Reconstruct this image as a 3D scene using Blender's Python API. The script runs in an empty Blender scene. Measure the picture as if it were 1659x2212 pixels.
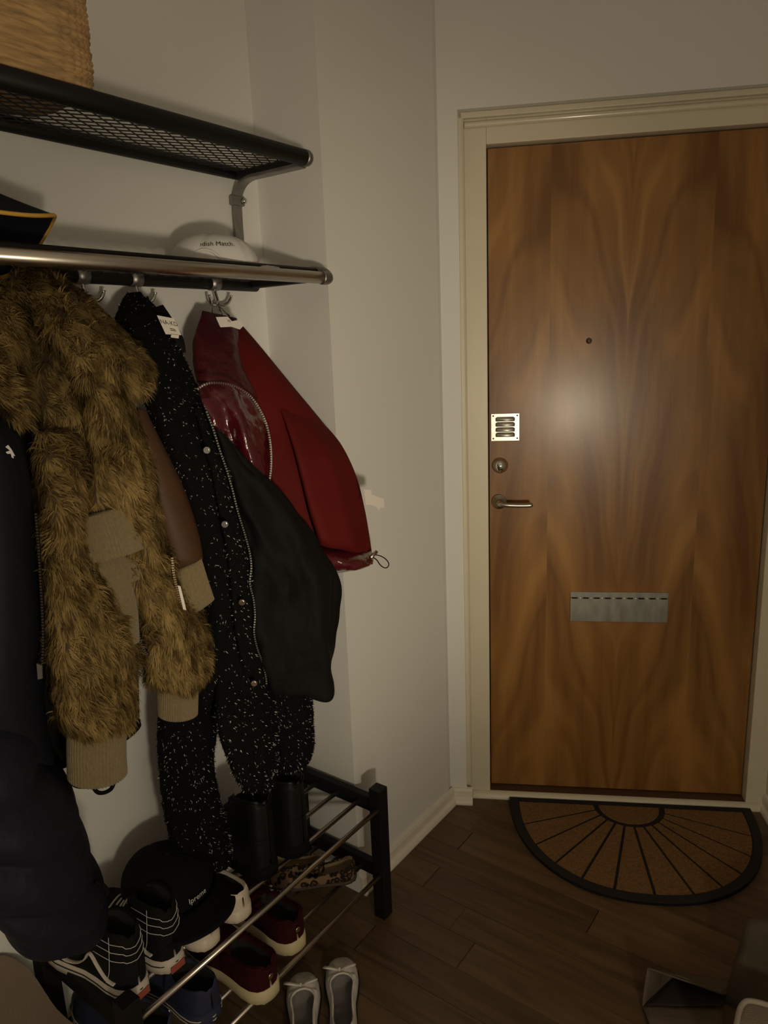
import bpy, math, random
import numpy as np
from mathutils import Vector, Matrix, noise
random.seed(7); rng = np.random.default_rng(11)
D = bpy.data; C = bpy.context.scene.collection
SC = bpy.context.scene

# ------------------------------------------------------------------ camera, world, light, exposure
cam_d = D.cameras.new('camera'); cam = D.objects.new('camera', cam_d); C.objects.link(cam)
F_PX, PITCH, ROLL, YAW = 1574.1, math.radians(12.8705), math.radians(-2.24), math.radians(-36.4554)
cam_d.sensor_fit = 'HORIZONTAL'; cam_d.sensor_width = 36.0; cam_d.lens = 36.0 * F_PX / 1659.0
cam_d.clip_start = 0.02
_f = Vector((math.sin(YAW)*math.cos(PITCH), math.cos(YAW)*math.cos(PITCH), -math.sin(PITCH)))
_r = Vector((math.cos(YAW), -math.sin(YAW), 0)); _u = _r.cross(_f)
_r2 = _r*math.cos(ROLL) + _u*math.sin(ROLL); _u2 = -_r*math.sin(ROLL) + _u*math.cos(ROLL)
cam.matrix_world = Matrix(((_r2.x, _u2.x, -_f.x, 0), (_r2.y, _u2.y, -_f.y, 0), (_r2.z, _u2.z, -_f.z, 1.5), (0, 0, 0, 1)))
SC.camera = cam

w = D.worlds.new('world'); SC.world = w; w.use_nodes = True
w.node_tree.nodes['Background'].inputs[0].default_value = (0.02, 0.016, 0.012, 1)
w.node_tree.nodes['Background'].inputs[1].default_value = 0.3

def lamp(name, loc, energy, color, radius):
    l = D.lights.new(name, 'POINT'); l.energy = energy; l.color = color; l.shadow_soft_size = radius
    o = D.objects.new(name, l); C.objects.link(o); o.location = loc; return o
LAMP = Vector((0.80, -0.28, 1.03)); WARM = (1.0, 0.875, 0.645)
lamp('table_lamp_light', LAMP, 28.5, WARM, 0.07)
# added spot at the lamp position, brightening the pillar wall at mid height
sp_d = D.lights.new('wall_boost_spot', 'SPOT'); sp_d.energy = 66.0; sp_d.color = WARM; sp_d.shadow_soft_size = 0.07
sp_d.spot_size = math.radians(46); sp_d.spot_blend = 1.0
sp = D.objects.new('wall_boost_spot', sp_d); C.objects.link(sp); sp.location = LAMP
sp.rotation_euler = (Vector((-1.134, 1.6, 1.20)) - LAMP).to_track_quat('-Z', 'Y').to_euler()

vs = SC.view_settings
vs.view_transform = 'Standard'; vs.look = 'None'; vs.gamma = 1.0; vs.use_curve_mapping = False
vs.exposure = 0.0

ROWS = {
 'red_lining': [(-1.275,1.103,1.585,-1.25,1.169,1.569,0.05), (-1.25,1.049,1.526,-1.2,1.182,1.512,0.09), (-1.22,1.014,1.436,-1.14,1.212,1.425,0.13), (-1.2,1.004,1.342,-1.095,1.265,1.331,0.15), (-1.17,1.031,1.261,-1.06,1.3,1.254,0.15), (-1.15,1.07,1.175,-1.03,1.306,1.151,0.14), (-1.13,1.126,1.081,-1.01,1.302,1.06,0.12), (-1.11,1.161,1.048,-1.005,1.3,1.027,0.1)],
 'red_sleeve': [(-1.135,1.149,1.408,-1.125,1.225,1.383,0.04), (-1.09,1.129,1.356,-1.08,1.271,1.313,0.06), (-1.06,1.12,1.299,-1.05,1.282,1.267,0.07), (-1.045,1.123,1.235,-1.03,1.296,1.202,0.08), (-1.03,1.126,1.166,-1.01,1.293,1.134,0.09), (-1.02,1.134,1.114,-1,1.293,1.074,0.09), (-1.015,1.14,1.086,-0.995,1.294,1.027,0.08)],
 'red_hem': [(-1.06,1.112,1.099,-0.995,1.291,1.036,0.11), (-1.045,1.13,1.07,-0.985,1.284,1.024,0.12), (-1.035,1.154,1.039,-0.985,1.284,1.016,0.11), (-1.02,1.194,1.008,-0.99,1.279,1.01,0.09)],
 'red_shell': [(-1.15,0.956,1.442,-1.13,1.016,1.44,0.05), (-1.135,0.94,1.412,-1.11,1.063,1.408,0.08), (-1.125,0.944,1.378,-1.1,1.081,1.372,0.1), (-1.12,0.956,1.336,-1.09,1.087,1.326,0.11), (-1.11,0.981,1.292,-1.085,1.083,1.283,0.1), (-1.1,1.004,1.246,-1.08,1.071,1.241,0.08), (-1.095,1.04,1.201,-1.085,1.064,1.211,0.05)],
 'red_collar': [(-1.25,1.076,1.586,-1.225,1.141,1.571,0.05), (-1.225,1.024,1.535,-1.19,1.108,1.523,0.08), (-1.2,0.994,1.484,-1.165,1.095,1.47,0.09), (-1.18,0.981,1.438,-1.14,1.094,1.423,0.09), (-1.17,0.976,1.42,-1.13,1.096,1.4,0.06)],
 'red_zip': [(-1.09,0.908,1.4342), (-1.082,0.9175,1.4413), (-1.075,0.9319,1.4438), (-1.068,0.9596,1.4403), (-1.062,0.9825,1.431), (-1.056,1.0054,1.4143), (-1.05,1.0218,1.3887), (-1.045,1.0327,1.3577), (-1.04,1.0347,1.3253), (-1.04,1.0348,1.2881), (-1.042,1.0309,1.2556), (-1.045,1.0231,1.2273)],
 'red_label': [(-1.185,1.0501,1.5696), (-1.185,1.0829,1.5708), (-1.185,1.0934,1.5615), (-1.185,1.1201,1.5654), (-1.185,1.1267,1.5529), (-1.185,1.1138,1.5444), (-1.185,1.0908,1.5502), (-1.185,1.0602,1.5493)],
 'red_tag': [(-0.965,1.2354,1.1946), (-0.965,1.262,1.1888), (-0.965,1.2612,1.1784), (-0.965,1.3074,1.1601), (-0.965,1.3077,1.1373), (-0.965,1.2938,1.1434), (-0.965,1.2879,1.136), (-0.965,1.2698,1.1525), (-0.965,1.2395,1.1595)],
 'red_cord': [(-0.965,1.2515,1.0396), (-0.965,1.2741,1.0348), (-0.965,1.2967,1.0234), (-0.965,1.3123,1.0103), (-0.965,1.3172,1), (-0.965,1.3095,0.9953), (-0.965,1.2969,0.9988), (-0.965,1.2831,1.0093), (-0.965,1.2715,1.0234), (-0.965,1.2564,1.035)],
 'red_toggle': [(-0.965,1.2477,1.0351), (-0.965,1.2711,1.0433)],
 'red_loop': [(-1.262,1.1088,1.5828), (-1.262,1.1115,1.5945), (-1.262,1.1153,1.6043), (-1.262,1.1291,1.5987), (-1.262,1.1487,1.5833), (-1.262,1.1562,1.5774)],
 'tweed_body': [(-1.275,0.906,1.618,-1.26,0.926,1.621,0.03), (-1.245,0.865,1.586,-1.22,0.933,1.589,0.07), (-1.225,0.841,1.558,-1.19,0.936,1.553,0.09), (-1.2,0.831,1.519,-1.17,0.942,1.503,0.11), (-1.185,0.841,1.464,-1.15,0.949,1.451,0.13), (-1.17,0.852,1.404,-1.12,0.949,1.387,0.14), (-1.155,0.863,1.333,-1.1,0.96,1.314,0.15), (-1.14,0.878,1.242,-1.085,0.969,1.225,0.15), (-1.13,0.892,1.147,-1.075,0.977,1.129,0.15), (-1.12,0.895,1.053,-1.07,0.984,1.035,0.15), (-1.12,0.89,0.956,-1.065,0.979,0.936,0.15), (-1.13,0.864,0.873,-1.06,0.993,0.819,0.15), (-1.15,0.825,0.804,-1.06,1.018,0.731,0.12)],
 'tweed_tail': [(-1.1,1.01,0.816,-1.05,1.116,0.757,0.08), (-1.1,1.021,0.718,-1.05,1.115,0.689,0.09), (-1.1,1.033,0.644,-1.05,1.113,0.62,0.09), (-1.1,1.033,0.592,-1.055,1.101,0.582,0.08), (-1.09,1.032,0.566,-1.07,1.072,0.562,0.05)],
 'tweed_sleeve': [(-1.07,0.875,0.894,-1.05,1.001,0.827,0.09), (-1.06,0.851,0.807,-1.045,0.998,0.739,0.11), (-1.055,0.86,0.734,-1.04,0.988,0.669,0.11), (-1.05,0.875,0.67,-1.035,0.973,0.623,0.1), (-1.045,0.893,0.619,-1.035,0.953,0.591,0.07)],
 'tweed_long': [(-1.17,0.819,0.852,-1.11,0.898,0.792,0.1), (-1.18,0.802,0.775,-1.12,0.896,0.727,0.1), (-1.19,0.8,0.679,-1.13,0.889,0.657,0.1), (-1.195,0.804,0.588,-1.135,0.899,0.562,0.1), (-1.2,0.813,0.503,-1.14,0.917,0.474,0.1), (-1.2,0.824,0.439,-1.14,0.921,0.407,0.09), (-1.195,0.841,0.395,-1.15,0.907,0.375,0.06)],
 'tweed_lining': [(-1.06,0.92,1.356,-1.055,0.933,1.348,0.03), (-1.055,0.931,1.293,-1.03,0.972,1.284,0.06), (-1.05,0.938,1.23,-1.01,1.031,1.219,0.08), (-1.045,0.948,1.163,-0.99,1.084,1.134,0.1), (-1.04,0.956,1.101,-0.975,1.125,1.056,0.11), (-1.035,0.953,1.05,-0.97,1.148,0.995,0.12), (-1.035,0.948,0.973,-0.97,1.13,0.919,0.12), (-1.035,0.958,0.9,-0.975,1.11,0.839,0.11), (-1.035,0.972,0.827,-0.98,1.095,0.779,0.1), (-1.03,0.983,0.8,-0.985,1.078,0.764,0.07)],
 'tweed_placket': [(-1.075,0.881,1.403,-1.065,0.902,1.397,0.02), (-1.06,0.884,1.335,-1.05,0.91,1.33,0.025), (-1.045,0.886,1.257,-1.035,0.922,1.25,0.025), (-1.035,0.886,1.179,-1.025,0.929,1.165,0.025), (-1.03,0.893,1.096,-1.02,0.938,1.08,0.025), (-1.028,0.889,1.032,-1.018,0.934,1.02,0.025), (-1.028,0.891,0.965,-1.018,0.939,0.95,0.025), (-1.03,0.903,0.902,-1.02,0.952,0.883,0.025), (-1.03,0.909,0.85,-1.02,0.959,0.827,0.02)],
 'tweed_zip': [(-1.005,0.8518,1.3984), (-1.005,0.8636,1.3647), (-1.005,0.8742,1.3261), (-1.005,0.8855,1.2907), (-1.005,0.8956,1.2503), (-1.005,0.9036,1.2093), (-1.005,0.9153,1.1665), (-1.005,0.9249,1.1232), (-1.005,0.9255,1.0953), (-1.005,0.9186,1.0647), (-1.005,0.9246,1.03), (-1.005,0.9248,0.9966), (-1.005,0.9189,0.965), (-1.005,0.9239,0.9293), (-1.005,0.9343,0.8958), (-1.005,0.94,0.8635), (-1.005,0.9407,0.8451)],
 'tweed_snaps': [(-1.035,0.8692,1.3277), (-1.01,0.8742,1.1913), (-1,0.8904,1.037), (-1,0.9034,0.8651)],
 'tweed_label': [(-1.155,0.8824,1.5701), (-1.155,0.9206,1.5646), (-1.155,0.9341,1.5338), (-1.155,0.8978,1.5359)],
 'tweed_subtag': [(-1.15,0.9066,1.5356), (-1.15,0.9246,1.5337), (-1.15,0.9228,1.5277), (-1.15,0.9048,1.5297)],
 'tweed_neck': [(-1.22,0.93,1.589,-1.215,0.945,1.594,0.02), (-1.2,0.915,1.565,-1.185,0.942,1.564,0.03), (-1.19,0.918,1.534,-1.165,0.946,1.529,0.035), (-1.175,0.928,1.503,-1.155,0.941,1.501,0.03)],
 'tweed_loop': [(-1.24,0.9291,1.6109), (-1.24,0.9317,1.5979), (-1.24,0.9389,1.5867), (-1.24,0.955,1.5834)],
 'fur_collar': [(-1.2,0.642,1.639,-1.2,0.708,1.647,0.06), (-1.15,0.623,1.596,-1.14,0.731,1.595,0.13), (-1.1,0.612,1.559,-1.1,0.751,1.548,0.15), (-1.06,0.615,1.523,-1.08,0.774,1.509,0.15), (-1.04,0.638,1.488,-1.055,0.774,1.474,0.13), (-1.03,0.669,1.459,-1.04,0.75,1.45,0.1), (-1.03,0.703,1.443,-1.035,0.736,1.442,0.05)],
 'fur_collar_left': [(-1.16,0.56,1.608,-1.15,0.633,1.621,0.08), (-1.1,0.523,1.552,-1.09,0.598,1.558,0.12), (-1.06,0.502,1.5,-1.06,0.575,1.501,0.12), (-1.04,0.506,1.449,-1.04,0.556,1.449,0.1), (-1.03,0.52,1.413,-1.03,0.542,1.411,0.05)],
 'fur_body': [(-1.21,0.628,1.618,-1.2,0.733,1.616,0.05), (-1.17,0.62,1.555,-1.14,0.749,1.538,0.08), (-1.13,0.611,1.49,-1.09,0.745,1.449,0.12), (-1.11,0.6,1.413,-1.08,0.762,1.397,0.16), (-1.1,0.589,1.342,-1.07,0.773,1.316,0.17), (-1.09,0.578,1.272,-1.06,0.776,1.234,0.17), (-1.08,0.572,1.215,-1.055,0.779,1.166,0.16), (-1.08,0.587,1.157,-1.05,0.783,1.095,0.13), (-1.085,0.622,1.098,-1.055,0.79,1.041,0.08)],
 'fur_fold': [(-1.045,0.634,1.519,-1.04,0.677,1.486,0.05), (-1.03,0.63,1.454,-1.025,0.699,1.442,0.08), (-1.02,0.631,1.391,-1.015,0.717,1.377,0.1), (-1.01,0.624,1.335,-1.01,0.725,1.32,0.11), (-1.005,0.607,1.289,-1.01,0.731,1.256,0.1), (-1,0.627,1.234,-1.015,0.743,1.189,0.08), (-1.01,0.686,1.172,-1.025,0.758,1.134,0.05)],
 'fur_sleeve_left': [(-1.04,0.557,1.399,-1.03,0.629,1.387,0.09), (-1.02,0.54,1.314,-1,0.61,1.303,0.12), (-1,0.524,1.237,-0.99,0.603,1.219,0.13), (-0.99,0.513,1.172,-0.985,0.627,1.134,0.14), (-0.985,0.505,1.112,-0.985,0.643,1.051,0.15), (-0.98,0.499,1.058,-0.985,0.637,0.997,0.15), (-0.98,0.498,1.007,-0.985,0.627,0.944,0.14), (-0.985,0.505,0.963,-0.985,0.616,0.918,0.11)],
 'fur_cuff_left': [(-0.985,0.515,0.967,-0.985,0.61,0.926,0.085), (-0.985,0.508,0.925,-0.985,0.603,0.88,0.09), (-0.985,0.503,0.881,-0.985,0.6,0.841,0.085)],
 'fur_sleeve_right': [(-1.05,0.682,1.183,-1.03,0.766,1.156,0.08), (-1.04,0.679,1.121,-1.025,0.78,1.085,0.1), (-1.035,0.691,1.06,-1.02,0.808,1.024,0.11), (-1.03,0.686,1.013,-1.02,0.811,0.968,0.12), (-1.03,0.69,0.972,-1.02,0.801,0.928,0.1), (-1.03,0.704,0.944,-1.02,0.785,0.916,0.08)],
 'fur_cuff_right': [(-1.03,0.71,0.952,-1.02,0.786,0.925,0.065), (-1.03,0.705,0.919,-1.02,0.781,0.888,0.07), (-1.03,0.702,0.88,-1.02,0.776,0.855,0.065)],
 'fur_band': [(-0.975,0.572,1.272,-0.985,0.655,1.278,0.045), (-0.965,0.572,1.24,-0.975,0.659,1.241,0.05), (-0.96,0.571,1.208,-0.97,0.666,1.204,0.045)],
 'fur_band_flap': [(-0.962,0.574,1.216,-0.965,0.626,1.209,0.02), (-0.955,0.569,1.174,-0.965,0.634,1.17,0.022), (-0.955,0.585,1.131,-0.965,0.642,1.123,0.022), (-0.957,0.607,1.095,-0.967,0.643,1.086,0.02), (-0.962,0.625,1.057,-0.968,0.641,1.055,0.012)],
 'fur_band_inner': [(-0.985,0.62,1.196,-0.985,0.669,1.198,0.01), (-0.985,0.63,1.171,-0.985,0.668,1.173,0.012), (-0.985,0.651,1.148,-0.985,0.668,1.149,0.01)],
 'fur_lining': [(-1.055,0.747,1.415,-1.05,0.757,1.41,0.03), (-1.05,0.742,1.354,-1.04,0.779,1.345,0.05), (-1.045,0.745,1.274,-1.03,0.806,1.264,0.06), (-1.04,0.753,1.208,-1.02,0.818,1.194,0.065), (-1.035,0.759,1.162,-1.015,0.82,1.146,0.06), (-1.03,0.764,1.125,-1.015,0.813,1.132,0.045)],
 'fur_band_right': [(-1.015,0.756,1.134,-1.005,0.808,1.145,0.03), (-1.01,0.759,1.094,-1,0.814,1.103,0.032), (-1.01,0.769,1.047,-1,0.824,1.065,0.03)],
 'fur_zip': [(-0.985,0.7325,1.1673), (-0.985,0.7327,1.1388), (-0.985,0.7367,1.109), (-0.985,0.7426,1.078), (-0.985,0.749,1.0574)],
 'fur_tag': [(-0.982,0.7355,1.1189), (-0.982,0.7409,1.1156), (-0.982,0.7481,1.0701), (-0.982,0.7416,1.0739)],
 'fur_zip_low': [(-0.985,0.6531,1.0831), (-0.985,0.6524,1.0578), (-0.985,0.658,1.0332), (-0.985,0.6636,1.0213)],
 'navy_body': [(-1.07,0.493,1.453,-1.05,0.529,1.44,0.08), (-1.05,0.468,1.396,-1.02,0.526,1.383,0.14), (-1.03,0.448,1.33,-1,0.521,1.318,0.17), (-1.02,0.432,1.257,-0.99,0.51,1.242,0.18), (-1.02,0.42,1.182,-0.99,0.504,1.161,0.18), (-1.02,0.405,1.086,-1,0.497,1.054,0.18), (-1.03,0.403,1.007,-1.01,0.497,0.961,0.16), (-1.04,0.43,0.939,-1.02,0.504,0.888,0.12)],
 'navy_inner': [(-1.14,0.577,1.429,-1.13,0.646,1.415,0.06), (-1.14,0.573,1.305,-1.12,0.687,1.279,0.07), (-1.14,0.571,1.191,-1.12,0.731,1.135,0.07), (-1.13,0.558,1.087,-1.11,0.737,1.012,0.07), (-1.12,0.547,1.004,-1.1,0.718,0.931,0.09), (-1.12,0.548,0.929,-1.1,0.709,0.856,0.09), (-1.12,0.546,0.862,-1.1,0.702,0.836,0.08), (-1.11,0.542,0.832,-1.1,0.61,0.827,0.06)],
 'navy_cuff': [(-1.04,0.541,0.907,-1.04,0.631,0.865,0.06), (-1.04,0.533,0.866,-1.04,0.626,0.829,0.07), (-1.04,0.533,0.837,-1.04,0.621,0.815,0.06), (-1.04,0.553,0.815,-1.04,0.608,0.801,0.03)],
 'navy_loop': [(-1.03,0.5678,0.8211), (-1.03,0.5657,0.8121), (-1.03,0.5717,0.8002), (-1.03,0.5828,0.7938), (-1.03,0.5951,0.7939), (-1.03,0.6016,0.8025), (-1.03,0.6027,0.8105)],
 'navy_emblem': [(-0.935,0.4613,1.3927), (-0.935,0.4652,1.3946), (-0.935,0.4689,1.3875), (-0.935,0.4718,1.3793), (-0.935,0.4696,1.3803), (-0.935,0.4696,1.3766), (-0.935,0.4674,1.3782), (-0.935,0.467,1.383), (-0.935,0.4623,1.3837), (-0.935,0.4609,1.3862), (-0.935,0.4664,1.3873)],
 'navy_zip': [(-0.95,0.4956,1.2962), (-0.95,0.4928,1.2515), (-0.95,0.4887,1.2064), (-0.95,0.4845,1.1607), (-0.95,0.479,1.1149), (-0.95,0.4738,1.0892)],
 'navy_pull': [(-0.945,0.4636,1.093), (-0.945,0.4707,1.0874), (-0.945,0.4686,1.0689), (-0.945,0.4621,1.0702)],
 'puffer': [(-1.03,0.401,1.071,-1.02,0.445,1.05,0.1), (-1.01,0.382,1.03,-1,0.455,1,0.18), (-1,0.37,0.98,-0.99,0.469,0.935,0.22), (-0.99,0.359,0.944,-0.99,0.491,0.878,0.24), (-0.99,0.354,0.912,-1,0.517,0.817,0.24), (-0.99,0.352,0.877,-1.01,0.522,0.771,0.24), (-1,0.355,0.835,-1.03,0.541,0.704,0.24), (-1.02,0.374,0.775,-1.04,0.557,0.639,0.22), (-1.05,0.404,0.696,-1.07,0.578,0.564,0.2), (-1.08,0.433,0.621,-1.1,0.585,0.505,0.14), (-1.1,0.462,0.565,-1.11,0.56,0.49,0.08)],
 'puffer_cord': [(-1,0.5285,0.673), (-1,0.5407,0.6584), (-1,0.5471,0.6424), (-1,0.5428,0.6365)],
 'bag_rim': [(-0.3684,1.4448,0.1), (-0.2744,1.4537,0.13), (-0.2158,1.5495,0.17), (-0.186,1.6341,0.2), (-0.1443,1.564,0.22), (-0.1405,1.446,0.2), (-0.2067,1.4451,0.13), (-0.2936,1.459,0.1)],
 'bag_base': [(-0.3704,1.4236,0), (-0.3353,1.5213,0), (-0.2859,1.6673,0), (-0.2349,1.7891,0), (-0.1088,1.7853,0), (-0.0906,1.6406,0), (-0.1783,1.4839,0), (-0.2876,1.4167,-0)],
 'pouch': [(-0.1743,1.3519,0.16), (-0.1741,1.4056,0.16), (-0.1451,1.4384,0.16), (-0.0822,1.4753,0.16), (-0.0601,1.4289,0.16), (-0.0476,1.3215,0.16), (-0.1602,1.2451,0.16)],
 'tan': [(-1.3,0.4399,0.4448), (-1.3,0.4866,0.3735), (-1.25,0.508,0.3223), (-1.2,0.5255,0.2706), (-1.1,0.4014,0.4211), (-1.1,0.3515,0.4771)],
}


# ------------------------------------------------------------------ helpers
ORG = {}
def V(*a): return np.array(a, float)
def set_props(o, label=None, cat=None, group=None, kind=None):
    if label: o['label'] = label
    if cat: o['category'] = cat
    if group: o['group'] = group
    if kind: o['kind'] = kind
    return o
def thing(name, label, cat, loc=(0, 0, 0), rotz=0.0, group=None, local=False):
    o = D.objects.new(name, None); C.objects.link(o); o.empty_display_size = 0.05
    o.location = loc; o.rotation_euler = (0, 0, rotz)
    ORG[o.name] = V(0, 0, 0) if local else V(*loc)
    return set_props(o, label, cat, group)
class MB:
    def __init__(s): s.v = []; s.f = []
    def add(s, v, f):
        k = len(s.v); s.v += [tuple(map(float, p)) for p in v]; s.f += [tuple(i + k for i in q) for q in f]; return s
    def box(s, lo, hi):
        (a, b, c), (d, e, f) = lo, hi
        return s.add([(a,b,c),(d,b,c),(d,e,c),(a,e,c),(a,b,f),(d,b,f),(d,e,f),(a,e,f)],
                     [(0,3,2,1),(4,5,6,7),(0,1,5,4),(1,2,6,5),(2,3,7,6),(3,0,4,7)])
    def prism(s, poly, z0, z1):
        n = len(poly); v = [(x, y, z0) for x, y in poly] + [(x, y, z1) for x, y in poly]
        f = [tuple(range(n-1, -1, -1)), tuple(range(n, 2*n))] + [(i, (i+1) % n, n+(i+1) % n, n+i) for i in range(n)]
        return s.add(v, f)
    def tube(s, path, r, n=8, closed=False, flat=None):
        P = np.array(path, float); m = len(P); rr = r if hasattr(r, '__len__') else [r]*m
        T = np.zeros_like(P)
        for i in range(m):
            a = P[(i-1) % m] if (closed or i > 0) else P[i]; b = P[(i+1) % m] if (closed or i < m-1) else P[i]
            T[i] = (b-a)/(np.linalg.norm(b-a)+1e-9)
        ref = V(0, 0, 1) if abs(T[0][2]) < .9 else V(1, 0, 0)
        nrm = np.cross(T[0], ref); nrm /= np.linalg.norm(nrm); v = []
        for i in range(m):
            nrm = nrm - T[i]*(nrm@T[i]); nrm /= np.linalg.norm(nrm)+1e-9; bn = np.cross(T[i], nrm)
            for j in range(n):
                a = 2*math.pi*j/n
                v.append(P[i] + rr[i]*(math.cos(a)*nrm + math.sin(a)*bn*(flat or 1)))
        f = [(i*n+j, i*n+(j+1) % n, ((i+1) % m)*n+(j+1) % n, ((i+1) % m)*n+j) for i in range(m if closed else m-1) for j in range(n)]
        if not closed: f += [tuple(range(n-1, -1, -1)), tuple(range((m-1)*n, m*n))]
        return s.add(v, f)
    def lathe(s, prof, c, axis='z', n=20):
        v = []; m = len(prof)
        for r, h in prof:
            for j in range(n):
                a = 2*math.pi*j/n; p = (r*math.cos(a), r*math.sin(a), h)
                if axis == 'y': p = (p[0], p[2], p[1])
                if axis == 'x': p = (p[2], p[0], p[1])
                v.append((c[0]+p[0], c[1]+p[1], c[2]+p[2]))
        f = [(i*n+j, i*n+(j+1) % n, (i+1)*n+(j+1) % n, (i+1)*n+j) for i in range(m-1) for j in range(n)]
        f += [tuple(range(n-1, -1, -1)), tuple(range((m-1)*n, m*n))]
        return s.add(v, f)
    def sheet(s, poly3, nrm, t):
        P = [V(*p) for p in poly3]; q = V(*nrm); q = q/np.linalg.norm(q)*t; n = len(P)
        return s.add([p for p in P]+[p+q for p in P], [tuple(range(n)), tuple(range(2*n-1, n-1, -1))]+[(i, n+i, n+(i+1) % n, (i+1) % n) for i in range(n)])
    def build(s, name, mat, parent=None, smooth=False, bevel=0, kind=None, label=None, fix=True):
        me = D.meshes.new(name); o = ORG.get(parent.name, V(0, 0, 0)) if parent else V(0, 0, 0)
        me.from_pydata([(p[0]-o[0], p[1]-o[1], p[2]-o[2]) for p in s.v], [], s.f)
        if fix:
            import bmesh
            bm = bmesh.new(); bm.from_mesh(me); bmesh.ops.recalc_face_normals(bm, faces=bm.faces); bm.to_mesh(me); bm.free()
        me.materials.append(mat)
        if smooth: me.polygons.foreach_set('use_smooth', [True]*len(me.polygons))
        ob = D.objects.new(name, me); C.objects.link(ob)
        if parent: ob.parent = parent; ORG[ob.name] = o
        else: ORG[ob.name] = V(0, 0, 0)
        if bevel:
            b = ob.modifiers.new('bevel', 'BEVEL'); b.width = bevel; b.segments = 2; b.limit_method = 'ANGLE'
        set_props(ob, label, None, None, kind)
        return ob

def crom(P, sub):
    P = np.array(P, float); out = []; n = len(P)
    for i in range(n-1):
        p0 = P[max(i-1, 0)]; p1 = P[i]; p2 = P[i+1]; p3 = P[min(i+2, n-1)]
        for k in range(sub):
            t = k/sub
            out.append(.5*((2*p1)+(-p0+p2)*t+(2*p0-5*p1+4*p2-p3)*t*t+(-p0+3*p1-3*p2+p3)*t**3))
    out.append(P[-1]); return np.array(out)

TOCAM = V(.72, -.69, 0)
def loft(rows, n=40, sub=5, ex=2.3, fold=(0, 14, 2.0, 1), rib=None, quilt=None, rough=None, open_end=False, pinch=(.35, .35), face=(.74, -.67)):
    """Soft hanging cloth volume: each row is a left edge, a right edge (metres) and a thickness."""
    A = crom(np.array(rows, float), sub); m = len(A); mb = MB(); vl = 0; rings = []
    for i in range(m):
        L, R, t = A[i][:3], A[i][3:6], max(A[i][6], .006)
        c = (L+R)/2; a = (R-L)/2; la = np.linalg.norm(a)+1e-6
        cn = (A[min(i+1, m-1)][:3]+A[min(i+1, m-1)][3:6])/2; cp = (A[max(i-1, 0)][:3]+A[max(i-1, 0)][3:6])/2
        d = cn-cp; d /= np.linalg.norm(d)+1e-9
        b = V(face[0], face[1], 0); b /= np.linalg.norm(b)
        if i: vl += np.linalg.norm(c-pc)
        pc = c; ring = []
        q = 1.0
        if pinch[0] and i < sub: q = pinch[0]+(1-pinch[0])*math.sin(math.pi/2*i/sub)
        if pinch[1] and i > m-1-sub: q = min(q, pinch[1]+(1-pinch[1])*math.sin(math.pi/2*(m-1-i)/sub))
        for j in range(n):
            th = 2*math.pi*j/n; cs, sn = math.cos(th), math.sin(th)
            x = math.copysign(abs(cs)**(2/ex), cs); y = math.copysign(abs(sn)**(2/ex), sn)
            nd = cs*a/la*.5 + sn*b; nd /= np.linalg.norm(nd)+1e-9
            u = x*la + (0 if sn > 0 else 3.3)
            g = abs(sn)**.5; disp = 0
            if fold[0]:
                disp += fold[0]*g*noise.noise(Vector((u*fold[1], vl*fold[2], fold[3]*7.3)))*1.6
                disp += fold[0]*.4*g*noise.noise(Vector((u*fold[1]*2.3, vl*fold[2]*2.2, fold[3]*3.1+9)))
            if quilt: disp += quilt[0]*(abs(math.sin(math.pi*vl/quilt[1]))**.6-.6)
            if rib: disp += rib[1]*(.5+.5*math.cos(rib[0]*th))
            p = c + a*x + b*y*t/2*q + nd*disp
            if rough: p = p + nd*rough[0]*noise.noise(Vector(p*rough[1]))
            ring.append(p)
        rings.append(ring)
    if open_end:
        last = np.array(rings[-1]); cc = last.mean(0); up = (np.array(rings[-sub-1]).mean(0)-cc)
        rings.append(list(cc+(last-cc)*.9)); rings.append(list(cc+(last-cc)*.86+up*.5)); rings.append(list(cc+(last-cc)*.8+up*.9))
    v = [p for r in rings for p in r]; mm = len(rings)
    f = [(i*n+j, i*n+(j+1) % n, (i+1)*n+(j+1) % n, (i+1)*n+j) for i in range(mm-1) for j in range(n)]
    k = len(v); v.append(np.mean(rings[0], 0)); v.append(np.mean(rings[-1], 0))
    f += [(k, (j+1) % n, j) for j in range(n)] + [(k+1, (mm-1)*n+j, (mm-1)*n+(j+1) % n) for j in range(n)]
    return mb.add(v, f)

def surface_samples(mb, count, rg):
    v = np.array(mb.v); tri = []
    for q in mb.f:
        for i in range(1, len(q)-1): tri.append((q[0], q[i], q[i+1]))
    tri = np.array(tri); a, b, c = v[tri[:, 0]], v[tri[:, 1]], v[tri[:, 2]]
    nn = np.cross(b-a, c-a); ar = np.linalg.norm(nn, axis=1); pr = ar/ar.sum()
    k = rg.choice(len(tri), count, p=pr); r1 = np.sqrt(rg.random(count)); r2 = rg.random(count)
    p = a[k]*(1-r1)[:, None] + b[k]*(r1*(1-r2))[:, None] + c[k]*(r1*r2)[:, None]
    n = nn[k]/(ar[k][:, None]+1e-12); cen = v.mean(0)
    return p, n
def orient(p, n, mb):
    # outward: compare with local centre line (nearest height band mean)
    v = np.array(mb.v); z = v[:, 2]; zz = np.linspace(z.min(), z.max(), 24); cen = []
    for q in zz:
        s = v[np.abs(z-q) < (z.max()-z.min())/16+1e-4]; cen.append(s.mean(0) if len(s) else v.mean(0))
    cen = np.array(cen); cc = np.stack([np.interp(p[:, 2], zz, cen[:, i]) for i in range(3)], 1)
    s = np.sign(np.einsum('ij,ij->i', n, p-cc)); s[s == 0] = 1; return n*s[:, None]
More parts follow.
